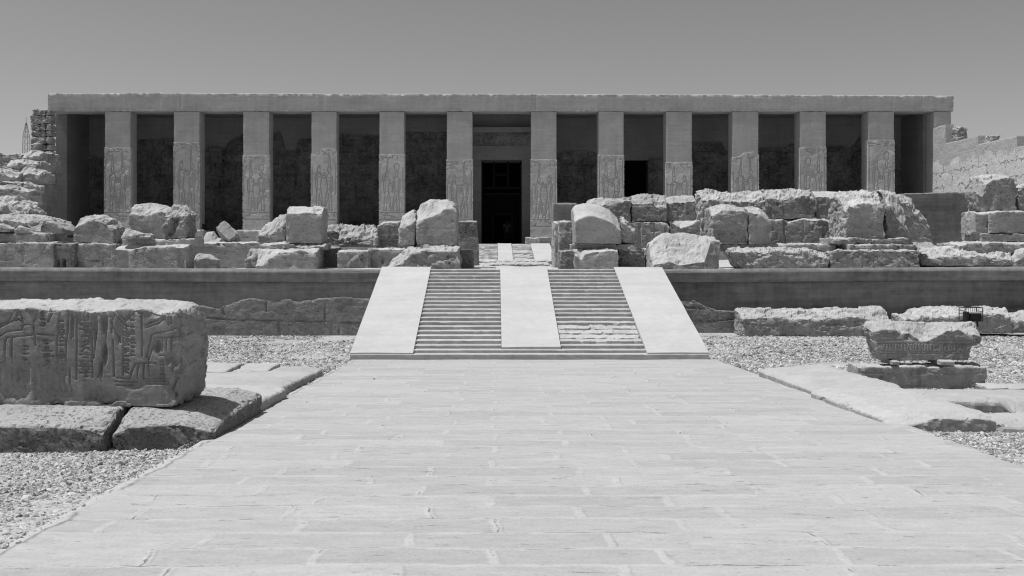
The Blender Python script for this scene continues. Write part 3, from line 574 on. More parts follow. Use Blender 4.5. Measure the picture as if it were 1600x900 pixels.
# ------------------------------------------------------------------ foreground stones
CB = [[(0, 507), (13, 501), (25, 481)], [(0, 511), (20, 501), (30, 489), (34, 497), (35, 504)], [(-40, 530), (0, 525), (10, 518), (33, 515), (37, 507), (50, 507), (52, 515), (50, 523), (10, 527), (8, 533), (7, 563), (0, 567)],
      [(92, 500), (88, 533), (89, 560), (87, 583), (100, 585), (101, 573)], [(107, 490), (106, 517), (103, 533), (102, 573), (103, 587)], [(112, 487), (111, 528)], [(115, 487), (114, 527)], [(120, 485), (119, 593)],
      [(84, 483), (75, 503)], [(52, 502), (58, 488), (62, 482)], [(52, 505), (55, 540)], [(18, 528), (18, 566)], [(124, 484), (124, 505)], [(124, 505), (142, 505)], [(124, 514), (142, 514)], [(124, 554), (142, 554)], [(124, 564), (142, 564)], [(124, 572), (142, 572)], [(124, 582), (142, 582)],
      [(126, 508), (140, 509)], [(127, 526), (141, 516), (139, 532)], [(126, 542), (140, 534)], [(127, 549), (134, 543), (140, 547)], [(126, 568), (138, 567)], [(128, 577), (139, 577)], [(143, 486), (144, 590)], [(126, 489), (126, 500), (138, 500), (138, 489), (131, 489), (131, 496)],
      [(173, 505), (179, 491), (193, 505), (215, 482)], [(181, 486), (194, 499), (209, 482)], [(175, 505), (174, 520)], [(222, 482), (222, 556)], [(227, 507), (247, 500), (260, 488)], [(229, 511), (250, 504), (264, 489)],
      [(236, 523), (244, 520), (271, 515), (275, 511), (281, 512), (285, 524), (265, 527), (246, 527)], [(229, 558), (234, 538), (237, 523)], [(231, 566), (238, 544), (242, 527)], [(203, 589), (211, 568), (219, 567), (243, 567)],
      [(216, 570), (214, 592)], [(225, 568), (224, 592)], [(232, 570), (232, 600)], [(182, 590), (203, 592)], [(180, 596), (212, 597)], [(182, 602), (206, 602)], [(176, 530), (178, 588)], [(166, 520), (160, 560), (152, 590)], [(150, 520), (146, 560)], [(176, 510), (188, 536)], [(254, 530), (253, 548)],
      [(260, 530), (259, 545)], [(268, 530), (266, 560)], [(264, 490), (264, 508)], [(268, 490), (268, 506)], [(66, 532), (82, 532)], [(66, 548), (80, 548)], [(68, 556), (82, 557)], [(58, 522), (84, 523)]]
CB += [[(192, 507+5.5*i), (193+3+5*((i*7) % 5)/4, 507+5.5*i+((i*5) % 3-1))] for i in range(14)]+[[(192, 505), (192, 586)]]
rg_ = random.Random(3)                               # small signs in columns, water lines and pleats
for cx_, y0_, y1_ in ((96, 500, 575), (134, 508, 586), (198, 508, 586), (207, 500, 560), (72, 530, 590), (253, 555, 600), (40, 540, 600), (28, 485, 500), (66, 486, 512)):
    yy_ = y0_
    while yy_ < y1_:
        w_, h_ = rg_.uniform(2, 4), rg_.uniform(2, 4.5); k_ = rg_.randrange(5)
        CB += [[[(cx_-w_, yy_), (cx_+w_, yy_)]], [[(cx_-w_, yy_+h_), (cx_, yy_), (cx_+w_, yy_+h_)]], [[(cx_-w_, yy_), (cx_-w_*.3, yy_+h_*.6), (cx_+w_*.3, yy_), (cx_+w_, yy_+h_*.6)]], [[(cx_, yy_), (cx_, yy_+h_)], [(cx_-w_, yy_+h_), (cx_+w_, yy_+h_)]], [[(cx_-w_, yy_+h_), (cx_-w_, yy_), (cx_+w_, yy_), (cx_+w_, yy_+h_), (cx_-w_, yy_+h_)]]][k_]
        yy_ += h_+rg_.uniform(2.5, 4.5)
CB += [[(0+i*9, 575), (1+i*9, 612)] for i in range(13)]+[[(228, 592+4*i), (262, 592+4*i)] for i in range(3)]
CBS = pxlines(CB, 11.2)
def cbcarve(x, z):
    Yk = 11.2; g = groove(x, z, CBS, .014, .024)
    for (ex, ey, rx, ry, dp) in ((148, 507, 4, 22, .05), (163, 503, 4.5, 18, .055), (163, 553, 4, 16, .06), (157, 575, 3, 14, .04), (186, 518, 4.5, 17, .03), (246, 540, 5, 10, .07), (284, 515, 5, 22, .06), (275, 560, 8, 13, .045), (262, 560, 4, 10, .04), (246, 585, 10, 12, .03), (210, 600, 14, 8, .03),
                                 (98, 613, 20, 9, .06), (150, 617, 22, 10, .06), (20, 612, 26, 12, .07), (-40, 560, 30, 30, .03), (280, 602, 20, 14, .05)):
        g = g+dp*np.exp(-(((x-PX(ex, Yk))/(rx*Yk/F0))**2+((z-PZ(ey, Yk))/(ry*Yk/F0))**2)**1.9)
    low = sm((PZ(557, Yk)-z)/.1)*sm((PX(125, Yk)-x)/.3)
    g = g*(1-.6*low)+low*.022*(1+vn(np.stack([x*14, x*0, z*1.2], 1), 3))
    return g
stone('carved_block', 'huge carved stone block with arms and hieroglyphs, resting on slabs at left', 'carved block', 11.2, 1.0, -140, 285, [(-140, 467), (0, 467), (100, 466), (240, 467), (300, 469), (322, 480)],
      [(-140, 480), (0, 481), (40, 480), (110, 483), (140, 486), (170, 483), (200, 482), (222, 483), (245, 487), (270, 487), (290, 480), (305, 484), (322, 500)], yb=635, R=[(635, 276), (620, 280), (590, 283), (560, 286), (520, 287), (495, 284), (475, 272)], L=[(635, -140), (470, -140)],
      wd=.9, r=.03, a=.012, wear=.02, fr=.12, sr=1., chip=.06, res=.0085, resy=.03, mat='carved', carve=cbcarve, group=None, ff=1.6, smooth=True)
GS = 'stone slabs beside the path'
stone('stone_slab', 'thick kerb slab with chiselled front, under the carved block at far left', 'stone slab', 10.5, 1.9, -7.2, -4.16, .665, F=[(-7.2, .56), (-5.4, .57), (-4.6, .555), (-4.35, .53), (-4.16, .47)], zb=.1, metric=True, wd=.5, r=.05, a=.015, wear=.009, fr=1.6, res=.03, mat='chisel', group=GS, skew=.06, ff=2.2)
stone('stone_slab', 'kerb slab by the path corner under the carved block, caught by its shadow', 'stone slab', 10.75, 2.3, -4.11, -3.06, [(-4.11, .665), (-3.35, .62), (-3.06, .52)], F=[(-4.11, .45), (-3.95, .53), (-3.4, .55), (-3.06, .44)], zb=.1, metric=True, wd=.6, r=.05, a=.015, wear=.009, fr=1.6, res=.028, mat='chisel', group=GS, skew=.2, ff=2.2)
stone('stone_slab', 'cracked flat kerb slab left of the path, between corner slab and far slab', 'stone slab', 13.1, 1.75, -5.0, -3.1, [(-5., .5), (-3.4, .47), (-3.1, .43)], zb=.0, metric=True, wd=.1, r=.05, a=.02, wear=.007, fr=.6, sr=.9, res=.035, mat='slab', group=GS, chip=.03, tilt=-.035)
stone('stone_slab', 'farthest flat kerb slab left of the path, with a long crack', 'stone slab', 14.9, 3.75, -5.0, -3.2, [(-5., .40), (-3.5, .39), (-3.2, .36)], zb=-.1, metric=True, wd=.1, r=.05, a=.02, wear=.007, fr=.6, sr=.9, res=.035, mat='slab', group=GS, chip=.03, tilt=-.037)
stone('stone_slab', 'half hidden slab with a dark face behind the carved block', 'stone slab', 17.3, 1.3, -7.5, -4.66, .35, zb=-.05, metric=True, r=.04, a=.01, wear=.006, fr=.4, res=.04, mat='slab', group=GS, chip=.03)
stone('stone_slab', 'small slab end peeping out behind the cracked kerb slab', 'stone slab', 17.5, 1.1, -4.63, -4.0, .33, zb=-.05, metric=True, r=.04, a=.01, wear=.006, fr=.4, res=.04, mat='slab', group=GS, chip=.03)
def rktop(y): return pathz(y)+.14
stone('stone_slab', 'long low kerb slab right of the path, near piece with chiselled end', 'stone slab', 11.95, 2.95, 4.72, 6.05, [(4.72, .37), (4.95, .425), (5.8, .455), (6.05, .44)], F=[(4.72, .30), (5.0, .33), (5.3, .41), (5.7, .41), (6.05, .39)], zb=.05, metric=True, wd=.3, r=.03, a=.012, wear=.007, fr=1.2, sr=.8, res=.03, mat='slab', group=GS, tilt=-.02, chip=.03, ff=1.6)
stone('stone_slab', 'long low kerb slab right of the path, far piece beside the pedestal', 'stone slab', 14.93, 3.3, 4.83, 6.1, [(4.83, .29), (5.02, .345), (5.9, .415), (6.1, .40)], zb=-.1, metric=True, wd=.12, r=.03, a=.015, wear=.007, fr=.6, sr=.8, res=.035, mat='slab', group=GS, tilt=-.018, chip=.03)
stone('stone_slab', 'flat worn stone right of the near kerb slab, at the right border', 'stone slab', 11.9, .75, 6.08, 9.2, [(6.08, .37), (6.6, .38), (9.2, .36)], F=[(6.08, .33), (6.6, .30), (7., .27), (9.2, .27)], zb=.05, metric=True, wd=.6, r=.06, a=.02, wear=.009, fr=.8, res=.035, mat='slab', group=GS, chip=.03, skew=.0)
stone('stone_slab', 'broad worn stone with a hollow before it, in front of the pedestal', 'stone slab', 13.55, 2.2, 6.15, 9.6, [(6.15, .39), (7.2, .40), (9.6, .36)], F=[(6.15, .38), (6.9, .37), (7.1, .2), (7.5, .16), (9.6, .18)], zb=.02, metric=True, wd=.4, r=.06, a=.02, wear=.009, fr=.9, res=.035, mat='slab', group=GS, tilt=-.075, chip=.03)
stone('stone_slab', 'thin buried kerb stone right of the pedestal', 'stone slab', 16.05, .5, 7.95, 11., .235, zb=0., metric=True, r=.03, a=.01, wear=.007, res=.04, mat='slab', group=GS, chip=.03)
stone('pedestal_block', 'long grey pedestal block under the inscribed block at right', 'pedestal', 16.55, .48, 1340, 1543, [(1331, 570), (1543, 570)], [(1331, 573), (1345, 573), (1543, 573)], zb=.02, wd=.1, r=.02, a=.012, wear=.018, fr=.3, sr=.4, chip=.04, res=.025, mat='carved', group=None, carve=lambda x, z: groove(x, z, pxlines([[(1340, 583), (1440, 584), (1543, 582)], [(1360, 601), (1450, 603), (1543, 606)], [(1455, 603), (1452, 620)]], 16.55), .02, .012))
for x0, x1, lb in ((1394, 1406.5, 'left timber bearer, squarer one, under the inscribed block'), (1470, 1492, 'right timber bearer, flatter and wider, under the inscribed block')):
    stone('timber_bearer', lb, 'timber', 16.47, .5, x0, x1, 563, yb=570.5 if x0 > 1400 else 571.5, zb=.522, wd=.03, r=.008, a=.004, wear=.004, fr=.3, chip=.01, res=.02, mat='wood', group='timber bearers')
TB = [[(1370, 531), (1517, 532)], [(1372, 536), (1519, 537)], [(1375, 549), (1517, 549)], [(1377, 552), (1517, 552)]]+[[(1384+4.6*i, 538), (1384+4.6*i+(i*7 % 5-2)*.7, 548-(i*3 % 4))] for i in range(28)]+[[(1375+4*i, 520+1.5*((i*3) % 3)), (1379+4*i, 527)] for i in range(9)]+[[(1412, 522), (1418, 535), (1416, 558)]]
TBS = pxlines(TB, 16.6)
stone('inscribed_block', 'inscribed stone block with broken top resting on two timbers at right', 'carved block', 16.6, .5, 1361, 1537, [(1345, 513), (1352, 503), (1366, 500), (1400, 501), (1480, 502), (1526, 501), (1537, 508)], [(1345, 522), (1360, 519), (1375, 514), (1400, 514), (1410, 521), (1420, 518), (1430, 525), (1442, 531), (1450, 532), (1458, 527), (1466, 524), (1478, 517), (1488, 516), (1497, 513), (1512, 519), (1522, 521), (1537, 524)],
      yb=563, L=[(563, 1378), (548, 1370), (530, 1363), (512, 1361)], R=[(563, 1515), (546, 1518), (541, 1521), (538, 1533), (528, 1538), (508, 1536)], wd=.4, r=.03, a=.012, wear=.03, fr=.12, sr=.9, chip=.06, res=.016, resy=.03, mat='carved', group=None,
      carve=lambda x, z: groove(x, z, TBS, .016, .013)+.06*np.exp(-((x-PX(1418, 16.6))/.035)**2)*sm((PZ(519, 16.6)-z)/.05)*sm((z-PZ(532, 16.6))/.05), ff=1.5)
LG = 'fallen blocks lying along the right wall'
stone('fallen_block', 'long log-shaped fallen block with flaky top beside the right wall', 'stone block', 27.4, 1., 1160, 1397, [(1147, 489), (1156, 482), (1250, 483), (1325, 482), (1375, 479), (1389, 486), (1397, 496)], [(1147, 496), (1162, 497), (1200, 494), (1280, 499), (1330, 493), (1375, 499), (1397, 503)], yb=526, wd=.65, wear=.06, fr=.45, r=.06, res=.035, group=LG)
stone('fallen_block', 'long fallen block by the right wall behind the inscribed block', 'stone block', 27.4, 1., 1415, 1588, [(1415, 492), (1426, 482), (1460, 479), (1576, 479), (1588, 490)], [(1415, 498), (1440, 496), (1500, 492), (1560, 490), (1588, 500)], yb=521, wd=.65, wear=.06, fr=.4, r=.06, res=.035, group=LG)
stone('fallen_block', 'fallen block cut by the right border, farthest along the right wall', 'stone block', 27.2, 1., 1589, 1720, [(1589, 490), (1600, 484), (1720, 484)], [(1589, 500), (1605, 500), (1720, 498)], yb=518, wd=.6, wear=.06, fr=.5, r=.08, res=.04, group=LG)
stone('pebble', 'lone dark pebble lying on the pale paving left of centre, larger than the grit', 'pebble', 17.6, .05, -2.155, -2.11, .175, zb=.138, metric=True, r=.02, res=.015, wear=.006, a=.004, chip=.01, mat='dark', group=None)

# floodlight in a cage, standing on the inscribed block
fl = empty('floodlight', (8.2, 17.0, 1.15), 'small black floodlight in a wire cage on top of the inscribed block', 'floodlight')
def fp(x, y, dy=0.): return (float(PX(x, 17.0)), 17.0+dy, float(PZ(y, 17.0)))
c = MB()
for dy in (0., .22):
    for a_, b_ in (((1508, 481), (1535, 480.5)), ((1508, 481), (1508, 502)), ((1508, 502), (1535, 502)), ((1535.5, 480.5), (1535.5, 502))): c.bar(fp(*a_, dy), fp(*b_, dy), .006)
for q in ((1508, 481), (1508, 502), (1535, 480.5), (1535, 502), (1508, 486), (1508, 491), (1508, 496), (1535, 487), (1535, 494)): c.bar(fp(*q), fp(*q, .22), .005)
for i in range(1, 9): c.bar(fp(1508+3*i, 481, .22), fp(1508+3*i, 502, .22), .0025)
c.build('cage', M['iron'], fl)
h = MB(); x0, _, z0 = fp(1518, 502); x1, _, z1 = fp(1535, 490); h.extr([(17.03, z0), (17.2, z0+.02), (17.2, z1-.02), (17.03, z1)][::-1], 'x', x0, x1)
h.box(x0, x1, 17.025, 17.205, z0+.003, z1-.003); hb = h.build('housing', M['iron'], fl)
MB().box(x0+.012, x1-.012, 17.016, 17.023, z0+.012, z1-.012).build('lens', M['lampglass'], hb)
MB().box(x0-.02, x1, 17.02, 17.15, z1+.002, z1+.022).build('visor', M['lampgrey'], fl)
xa, _, za = fp(1512, 501.5); xb, _, zb_ = fp(1515.5, 487.5); MB().box(xa, xb, 17.03, 17.17, za, zb_).build('ballast_box', M['iron'], fl)
MB().bar(fp(1531, 502, .1), fp(1532, 511, .1), .012).bar(fp(1512, 502, .1), fp(1512, 510, .1), .012).build('leg', M['iron'], fl)

# ------------------------------------------------------------------ the temple
tp = empty('temple', (.5, 62, 2.9), 'ancient Egyptian temple front with twelve square pillars under one long flat lintel', 'temple')
YF = 62.
def P(*a, **k): return stone(*a, parent=tp, **k)
top = [(75, 145.5), (250, 145), (500, 146.3), (800, 146.8), (1100, 147.6), (1490, 149.3)]
P('architrave', None, None, YF, 1.4, 74.5, 1490.5, top, F=[(x, y+.6) for x, y in top], zb=float(PZ(174, YF)), wd=.2, r=.012, a=.008, wear=.02, fr=.05, chip=.05, res=.1, mat='plaster', carve=lambda x, z: groove(x, z, pxlines([[(q, 145), (q, 173)] for q in (283, 507, 698, 838, 960, 1170, 1395)], YF), .06, .01))
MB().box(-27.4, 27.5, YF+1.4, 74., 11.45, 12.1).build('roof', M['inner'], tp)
# figure drawings for the pillar reliefs, in unit coordinates (x 0..1, z 0..1 of the panel)
def man(x0, s, head, arm, kilt):                      # s = +1 faces right, -1 faces left
    f = lambda pts: [(x0+s*px, pz) for px, pz in pts]
    g = [f([(-.06, .60), (-.15, .57), (-.14, .40), (-.11, .33)]), f([(-.09, .56), (-.06, .43), (-.075, .36)]), f([(.06, .60), (.12, .57), (.08, .47), (.06, .42), (.075, .36)]),
         f([(-.075, .36), (-.11, .20), (-.13, .03), (-.02, .03), (.0, .20), (.03, .30)]), f([(.0, .25), (.10, .16), (.15, .03), (.26, .03)]), f([(.075, .36), (.15, .20), (.19, .06)]), f([(-.08, .37), (.08, .37)])]
    if arm == 0: g += [f([(.10, .56), (.17, .50), (.30, .53), (.33, .56)]), f([(.09, .51), (.17, .46), (.32, .50)])]
    elif arm == 1: g += [f([(.08, .58), (.20, .58), (.34, .60)]), f([(.10, .54), (.22, .54), (.34, .57)])]
    else: g += [f([(.10, .56), (.16, .46), (.20, .36)]), f([(.07, .52), (.13, .42), (.17, .34)])]
    if kilt: g += [f([(-.10, .26), (.17, .23)]), f([(.05, .36), (.17, .23)])]
    hd = [(.0, .60), (-.01, .63), (-.05, .62), (-.07, .68), (-.02, .715), (.04, .70), (.055, .665), (.035, .645), (.02, .63), (.03, .60)]
    g += [f(hd)]
    if head == 0:
        a = np.linspace(0, 6.283, 15); g += [[(x0+.105*math.cos(t), .79+.062*math.sin(t)) for t in a]]
    elif head == 1: g += [f([(-.05, .71), (-.07, .80), (-.02, .90), (.02, .80), (.03, .71)])]
    elif head == 2: g += [f([(-.02, .715), (.02, .92), (.06, .93), (.03, .715)]), f([(.0, .72), (.04, .92)])]
    elif head == 3: g += [f([(-.06, .70), (-.12, .60)]), f([(-.07, .70), (.0, .75), (.05, .70)])]
    return g
def panel(i, x0, x1, z0, z1):
    rg = random.Random(i*5+1); w = x1-x0; L_ = []; glyph_h = .10
    L_ += man(.30, 1, [1, 3, 1, 3, 2, 3, 2, 1, 1, 2, 0, 3][i], [0, 1, 0, 1, 0, 1, 1, 1, 0, 2, 1, 0][i], i % 2 == 0)
    L_ += man(.72, -1, [2, 2, 0, 1, 0, 2, 3, 2, 3, 2, 1, 0][i], [0, 1, 0, 1, 2, 0, 1, 0, 1, 0, 1, 0][i], i % 2 == 1)
    bottom = .30 if i < 8 else .02
    H = z1-z0; fl_ = min(.3, 1.1/H)
    tr = lambda p: (x0+.04*w+p[0]*w*.92, z0+H*(fl_+(.985-fl_)*min(p[1], 1.)*1.0))
    S = [[tr(p) for p in q] for q in L_]
    S += [[(x0+.06, z0+H*fl_), (x1-.06, z0+H*fl_)], [(x0+.07, z0+H*(.35+.2*rg.random())), (x0+.07, z0+H*(.6+.35*rg.random()))], [(x1-.07, z0+H*(.3+.3*rg.random())), (x1-.07, z0+H*(.7+.25*rg.random()))], [(x0+.05, z0+H*(fl_-.09)), (x1-.05, z0+H*(fl_-.09))]]
    for zz0, zz1 in ((z1-.42, z1-.1), (z0+H*(fl_-.08), z0+H*(fl_-.015)), (z0+H*.62, z0+H*.70)):
        for k in range(12 if zz1 > z1-.2 else 8):
            cx = x0+.12+rg.random()*(w-.24); cz = zz0+rg.random()*(zz1-zz0); l = .05+.08*rg.random(); t = rg.choice((0, 0, 1.57, 1.57, .8, 2.3))
            S.append([(cx-l*math.cos(t), cz-l*math.sin(t)*.7), (cx+l*math.cos(t), cz+l*math.sin(t)*.7)])
    return seglines(S)
pil = [(163.3, 203.7, 230), (271, 311.7, 221.7), (379.3, 420.7, 241.5), (486, 526, 231), (592.3, 631.7, 240), (697.7, 738.5, 249), (829.7, 870, 248.5), (935, 975, 241.7), (1040.7, 1081.7, 252.3), (1144.3, 1185.7, 237), (1250, 1291, 229), (1356.7, 1397.7, 218)]
for i, (a_, b_, yt_) in enumerate(pil):
    x0, x1 = float(PX(a_, YF)), float(PX(b_, YF)); zb = 3.35 if 4 < i < 7 else 3.80
    pm = stone('pillar', None, None, YF+.035, 1.2, x0+.015, x1-.015, float(PZ(174, YF))-.003, zb=zb+.4, metric=True, wd=.01, r=.02, a=.008, wear=.008, fr=.05, sr=.1, chip=.01, res=.12, mat='plaster', parent=tp)
    zt = float(PZ(yt_, YF)); ed = [(x0, zt), (x1, zt)]
    if i in (3, 9): ed = [(x0, zt-.35), (x0+.3*(x1-x0), zt-.25), (x0+.45*(x1-x0), zt), (x0+.8*(x1-x0), zt+.03), (x1, zt-.1)]
    S = panel(i, x0, x1, zb, zt)
    o = stone('relief_panel', None, None, YF, .5, x0-.02, x1+.02, ed, F=[(q, w_-.03) for q, w_ in ed], zb=zb, metric=True, wd=.03, r=.01, a=.006, wear=.014, fr=.2, sr=.4, chip=.04, res=.024, resy=.1, mat='pillar', parent=tp, ff=1.5,
              carve=lambda x, z, S=S, i=i: groove(x, z, S, .042, .085)+.03*np.maximum(0, fbm(np.stack([x*1.6+i*9, x*0, z*1.6], 1), 70+i, 3)-.15)*1.6)
    o.parent = pm
    b = stone('pillar_base', None, None, YF-.35, 1.9, x0-.35, x1+.35, zb+.01, zb=zb-.5, metric=True, wd=.1, r=.05, a=.02, wear=.03, fr=.2, chip=.05, res=.08, mat='pillar', parent=tp); b.parent = pm
stone('corner_pier', None, None, YF+.02, 1.2, 1459.3, 1486.5, 174.2, zb=3.3, wd=.02, r=.02, a=.008, wear=.01, fr=.06, sr=.2, chip=.02, res=.12, mat='plaster', parent=tp)
# platform, portico inside
MB().box(-27.3, -1.6, 60.4, 67., 1.8, 3.3).box(2.7, 27.3, 60.4, 67., 1.8, 3.3).box(-1.6, 2.7, 60., 76., 1.8, 2.94).build('platform', M['worn'], tp)
YB = 66.8
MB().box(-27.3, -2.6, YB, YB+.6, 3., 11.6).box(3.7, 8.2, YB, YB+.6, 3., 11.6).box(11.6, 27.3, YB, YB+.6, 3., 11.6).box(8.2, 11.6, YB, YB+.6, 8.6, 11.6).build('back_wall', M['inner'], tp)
bays = [(60, 160, [(60, 246), (130, 243), (160, 246)]), (200, 275, [(200, 218), (275, 216)]), (310, 385, [(310, 230), (330, 226), (352, 230), (356, 222), (385, 205)]), (415, 490, [(415, 210), (438, 204), (445, 235), (462, 234), (466, 218), (490, 214)]), (520, 597, [(520, 209), (597, 212)]), (625, 700, [(625, 207), (640, 205), (700, 208)]),
        (866, 940, [(866, 241), (880, 236), (925, 236), (940, 242)]), (1060, 1150, [(1060, 223), (1130, 223), (1132, 234), (1150, 234)]), (1180, 1256, [(1180, 230), (1232, 230), (1235, 224), (1256, 224)]), (1285, 1362, [(1285, 228), (1325, 227), (1328, 234), (1345, 212), (1362, 212)]), (1390, 1436, [(1390, 226), (1403, 228), (1408, 250), (1436, 252)])]
bw = [c_ for c_ in tp.children if c_.name.startswith('back_wall')][0]
for k, (a_, b_, tl) in enumerate(bays):
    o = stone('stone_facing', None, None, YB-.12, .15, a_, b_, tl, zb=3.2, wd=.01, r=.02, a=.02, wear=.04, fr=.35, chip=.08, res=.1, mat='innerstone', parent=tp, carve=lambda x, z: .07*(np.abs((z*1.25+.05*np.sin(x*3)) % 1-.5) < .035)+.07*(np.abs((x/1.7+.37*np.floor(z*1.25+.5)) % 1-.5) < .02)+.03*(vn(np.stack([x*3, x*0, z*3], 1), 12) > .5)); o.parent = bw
for xa, xb in ((-27.9, -27.2), (27.25, 27.9)): MB().box(xa, xb, YF+1.3, 70, 2, 11.45).build('side_wall', M['inner'], tp)
# central doorway: portal standing forward of the back wall
YD = 65.
dx0, dx1 = float(PX(752, YD)), float(PX(815.5, YD)); ex0, ex1 = float(PX(728, YD)), float(PX(842, YD))
dw = empty('doorway', (0, 0, 0)); dw.parent = tp
MB().box(ex0, dx0, YD, YD+2.2, 2.9, float(PZ(250, YD))).box(dx1, ex1, YD, YD+2.2, 2.9, float(PZ(250, YD))).build('jamb', M['inner'], tp).parent = dw
lt = MB().box(ex0-.02, ex1+.02, YD-.05, YD+2.2, float(PZ(250, YD)), float(PZ(228, YD))).build('lintel', M['inner'], tp); lt.parent = dw
cz = [float(PZ(q, YD)) for q in (228, 222, 212, 208, 200)]
mb = MB(); mb.extr([(YD+2.2, cz[0]+.003), (YD-.02, cz[0]+.003), (YD-.05, cz[1]), (YD-.16, cz[2]), (YD-.42, cz[3]), (YD-.42, cz[4]), (YD+2.2, cz[4])], 'x', ex0-.1, ex1+.1)
MB().box(ex0-.11, ex1+.11, YD-.44, YD-.425, cz[3]+.01, cz[4]+.002).build('fillet', M['wallplaster'], tp).parent = dw
mb.build('cornice', M['innerstone'], tp).parent = dw
MB().box(ex0, ex1, YD+.3, YD+2.2, cz[4]+.004, 11.5).build('wall_above_door', M['inner'], tp).parent = dw
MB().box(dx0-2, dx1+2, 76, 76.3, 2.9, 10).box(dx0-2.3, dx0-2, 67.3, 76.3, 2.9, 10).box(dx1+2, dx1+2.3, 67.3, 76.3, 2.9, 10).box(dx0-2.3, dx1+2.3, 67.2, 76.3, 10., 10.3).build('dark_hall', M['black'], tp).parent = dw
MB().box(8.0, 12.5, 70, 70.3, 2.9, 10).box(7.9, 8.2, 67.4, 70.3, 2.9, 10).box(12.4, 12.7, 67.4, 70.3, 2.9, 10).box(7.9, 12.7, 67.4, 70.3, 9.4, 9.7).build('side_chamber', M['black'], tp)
# side doorway jamb
MB().box(float(PX(1012, YB)), 11.65, YB-.3, YB+.6, 3., 8.6).build('side_door_jamb', M['innerstone'], tp)
gt = empty('gate', (0, 0, 0)); gt.parent = tp; YG = 66.2
def gp(x, y): return (float(PX(x, YG)), YG, float(PZ(y, YG)))
def gate_part(name, bars, r):
    m_ = MB()
    for a_, b_ in bars: m_.bar(gp(*a_), gp(*b_), r)
    o = m_.build(name, M['gateiron'], tp); o.parent = gt
gate_part('gate_frame', [((752, 294), (815, 294)), ((752, 303), (815, 303)), ((772, 252), (772, 294)), ((794, 252), (794, 294)), ((772, 273), (794, 273)), ((770, 335), (800, 335)), ((770, 335), (770, 380)), ((800, 335), (800, 380)), ((753.5, 252), (753.5, 380)), ((814, 252), (814, 380))], .06)
gate_part('bars', [((754.5+3.03*k, 303), (754.5+3.03*k, 335 if 769 < 754.5+3.03*k < 801 else 380)) for k in range(20)], .02)

# person in the wicket of the gate
def skin(name, pts, edges, mat, parent, root=0):
    me = bpy.data.meshes.new(name); me.from_pydata([p[:3] for p in pts], edges, []); o = link(name, me, parent)
    md = o.modifiers.new('skin', 'SKIN')
    for i, p in enumerate(pts):
        v = me.skin_vertices[0].data[i]; v.radius = (p[3], p[4] if len(p) > 4 else p[3]); v.use_root = i == root
    md.use_smooth_shade = True; s = o.modifiers.new('sub', 'SUBSURF'); s.levels = s.render_levels = 2
    me.materials.append(M[mat]); return o
px_ = float(PX(792, 68.5))
pr = empty('person', (px_, 68.5, 2.94), 'person in a pale shirt and dark trousers standing inside the dark gate', 'person')
skin('body', [(0, 0, .92, .13, .1), (0, 0, 1.15, .12, .09), (0, 0, 1.38, .15, .09), (0, 0, 1.5, .05), (0, -.01, 1.6, .07, .085), (0, -.01, 1.7, .06, .075), (.1, 0, .85, .085), (.1, -.02, .48, .06), (.11, 0, .07, .04), (.11, -.14, .04, .035),
              (-.1, 0, .85, .085), (-.11, -.03, .48, .06), (-.12, 0, .07, .04), (-.12, -.14, .04, .035), (.19, 0, 1.4, .055), (.23, .02, 1.13, .042), (.22, -.08, .9, .03), (.22, -.1, .82, .028), (-.19, 0, 1.4, .055), (-.24, .02, 1.13, .042), (-.2, -.12, .95, .03), (-.18, -.16, .88, .028)],
     [(0, 1), (1, 2), (2, 3), (3, 4), (4, 5), (0, 6), (6, 7), (7, 8), (8, 9), (0, 10), (10, 11), (11, 12), (12, 13), (2, 14), (14, 15), (15, 16), (16, 17), (2, 18), (18, 19), (19, 20), (20, 21)], 'skin', pr)
skin('shirt', [(0, 0, .84, .17, .13), (0, 0, 1.15, .16, .12), (0, 0, 1.4, .17, .11), (.2, 0, 1.41, .075), (.24, .02, 1.14, .06), (-.2, 0, 1.41, .075), (-.25, .02, 1.14, .06)], [(0, 1), (1, 2), (2, 3), (3, 4), (2, 5), (5, 6)], 'cloth', pr)
skin('trousers', [(0, 0, .9, .15, .12), (.1, 0, .82, .105), (.1, -.02, .48, .08), (.11, 0, .1, .065), (-.1, 0, .82, .105), (-.11, -.03, .48, .08), (-.12, 0, .1, .065)], [(0, 1), (1, 2), (2, 3), (0, 4), (4, 5), (5, 6)], 'trouser', pr)

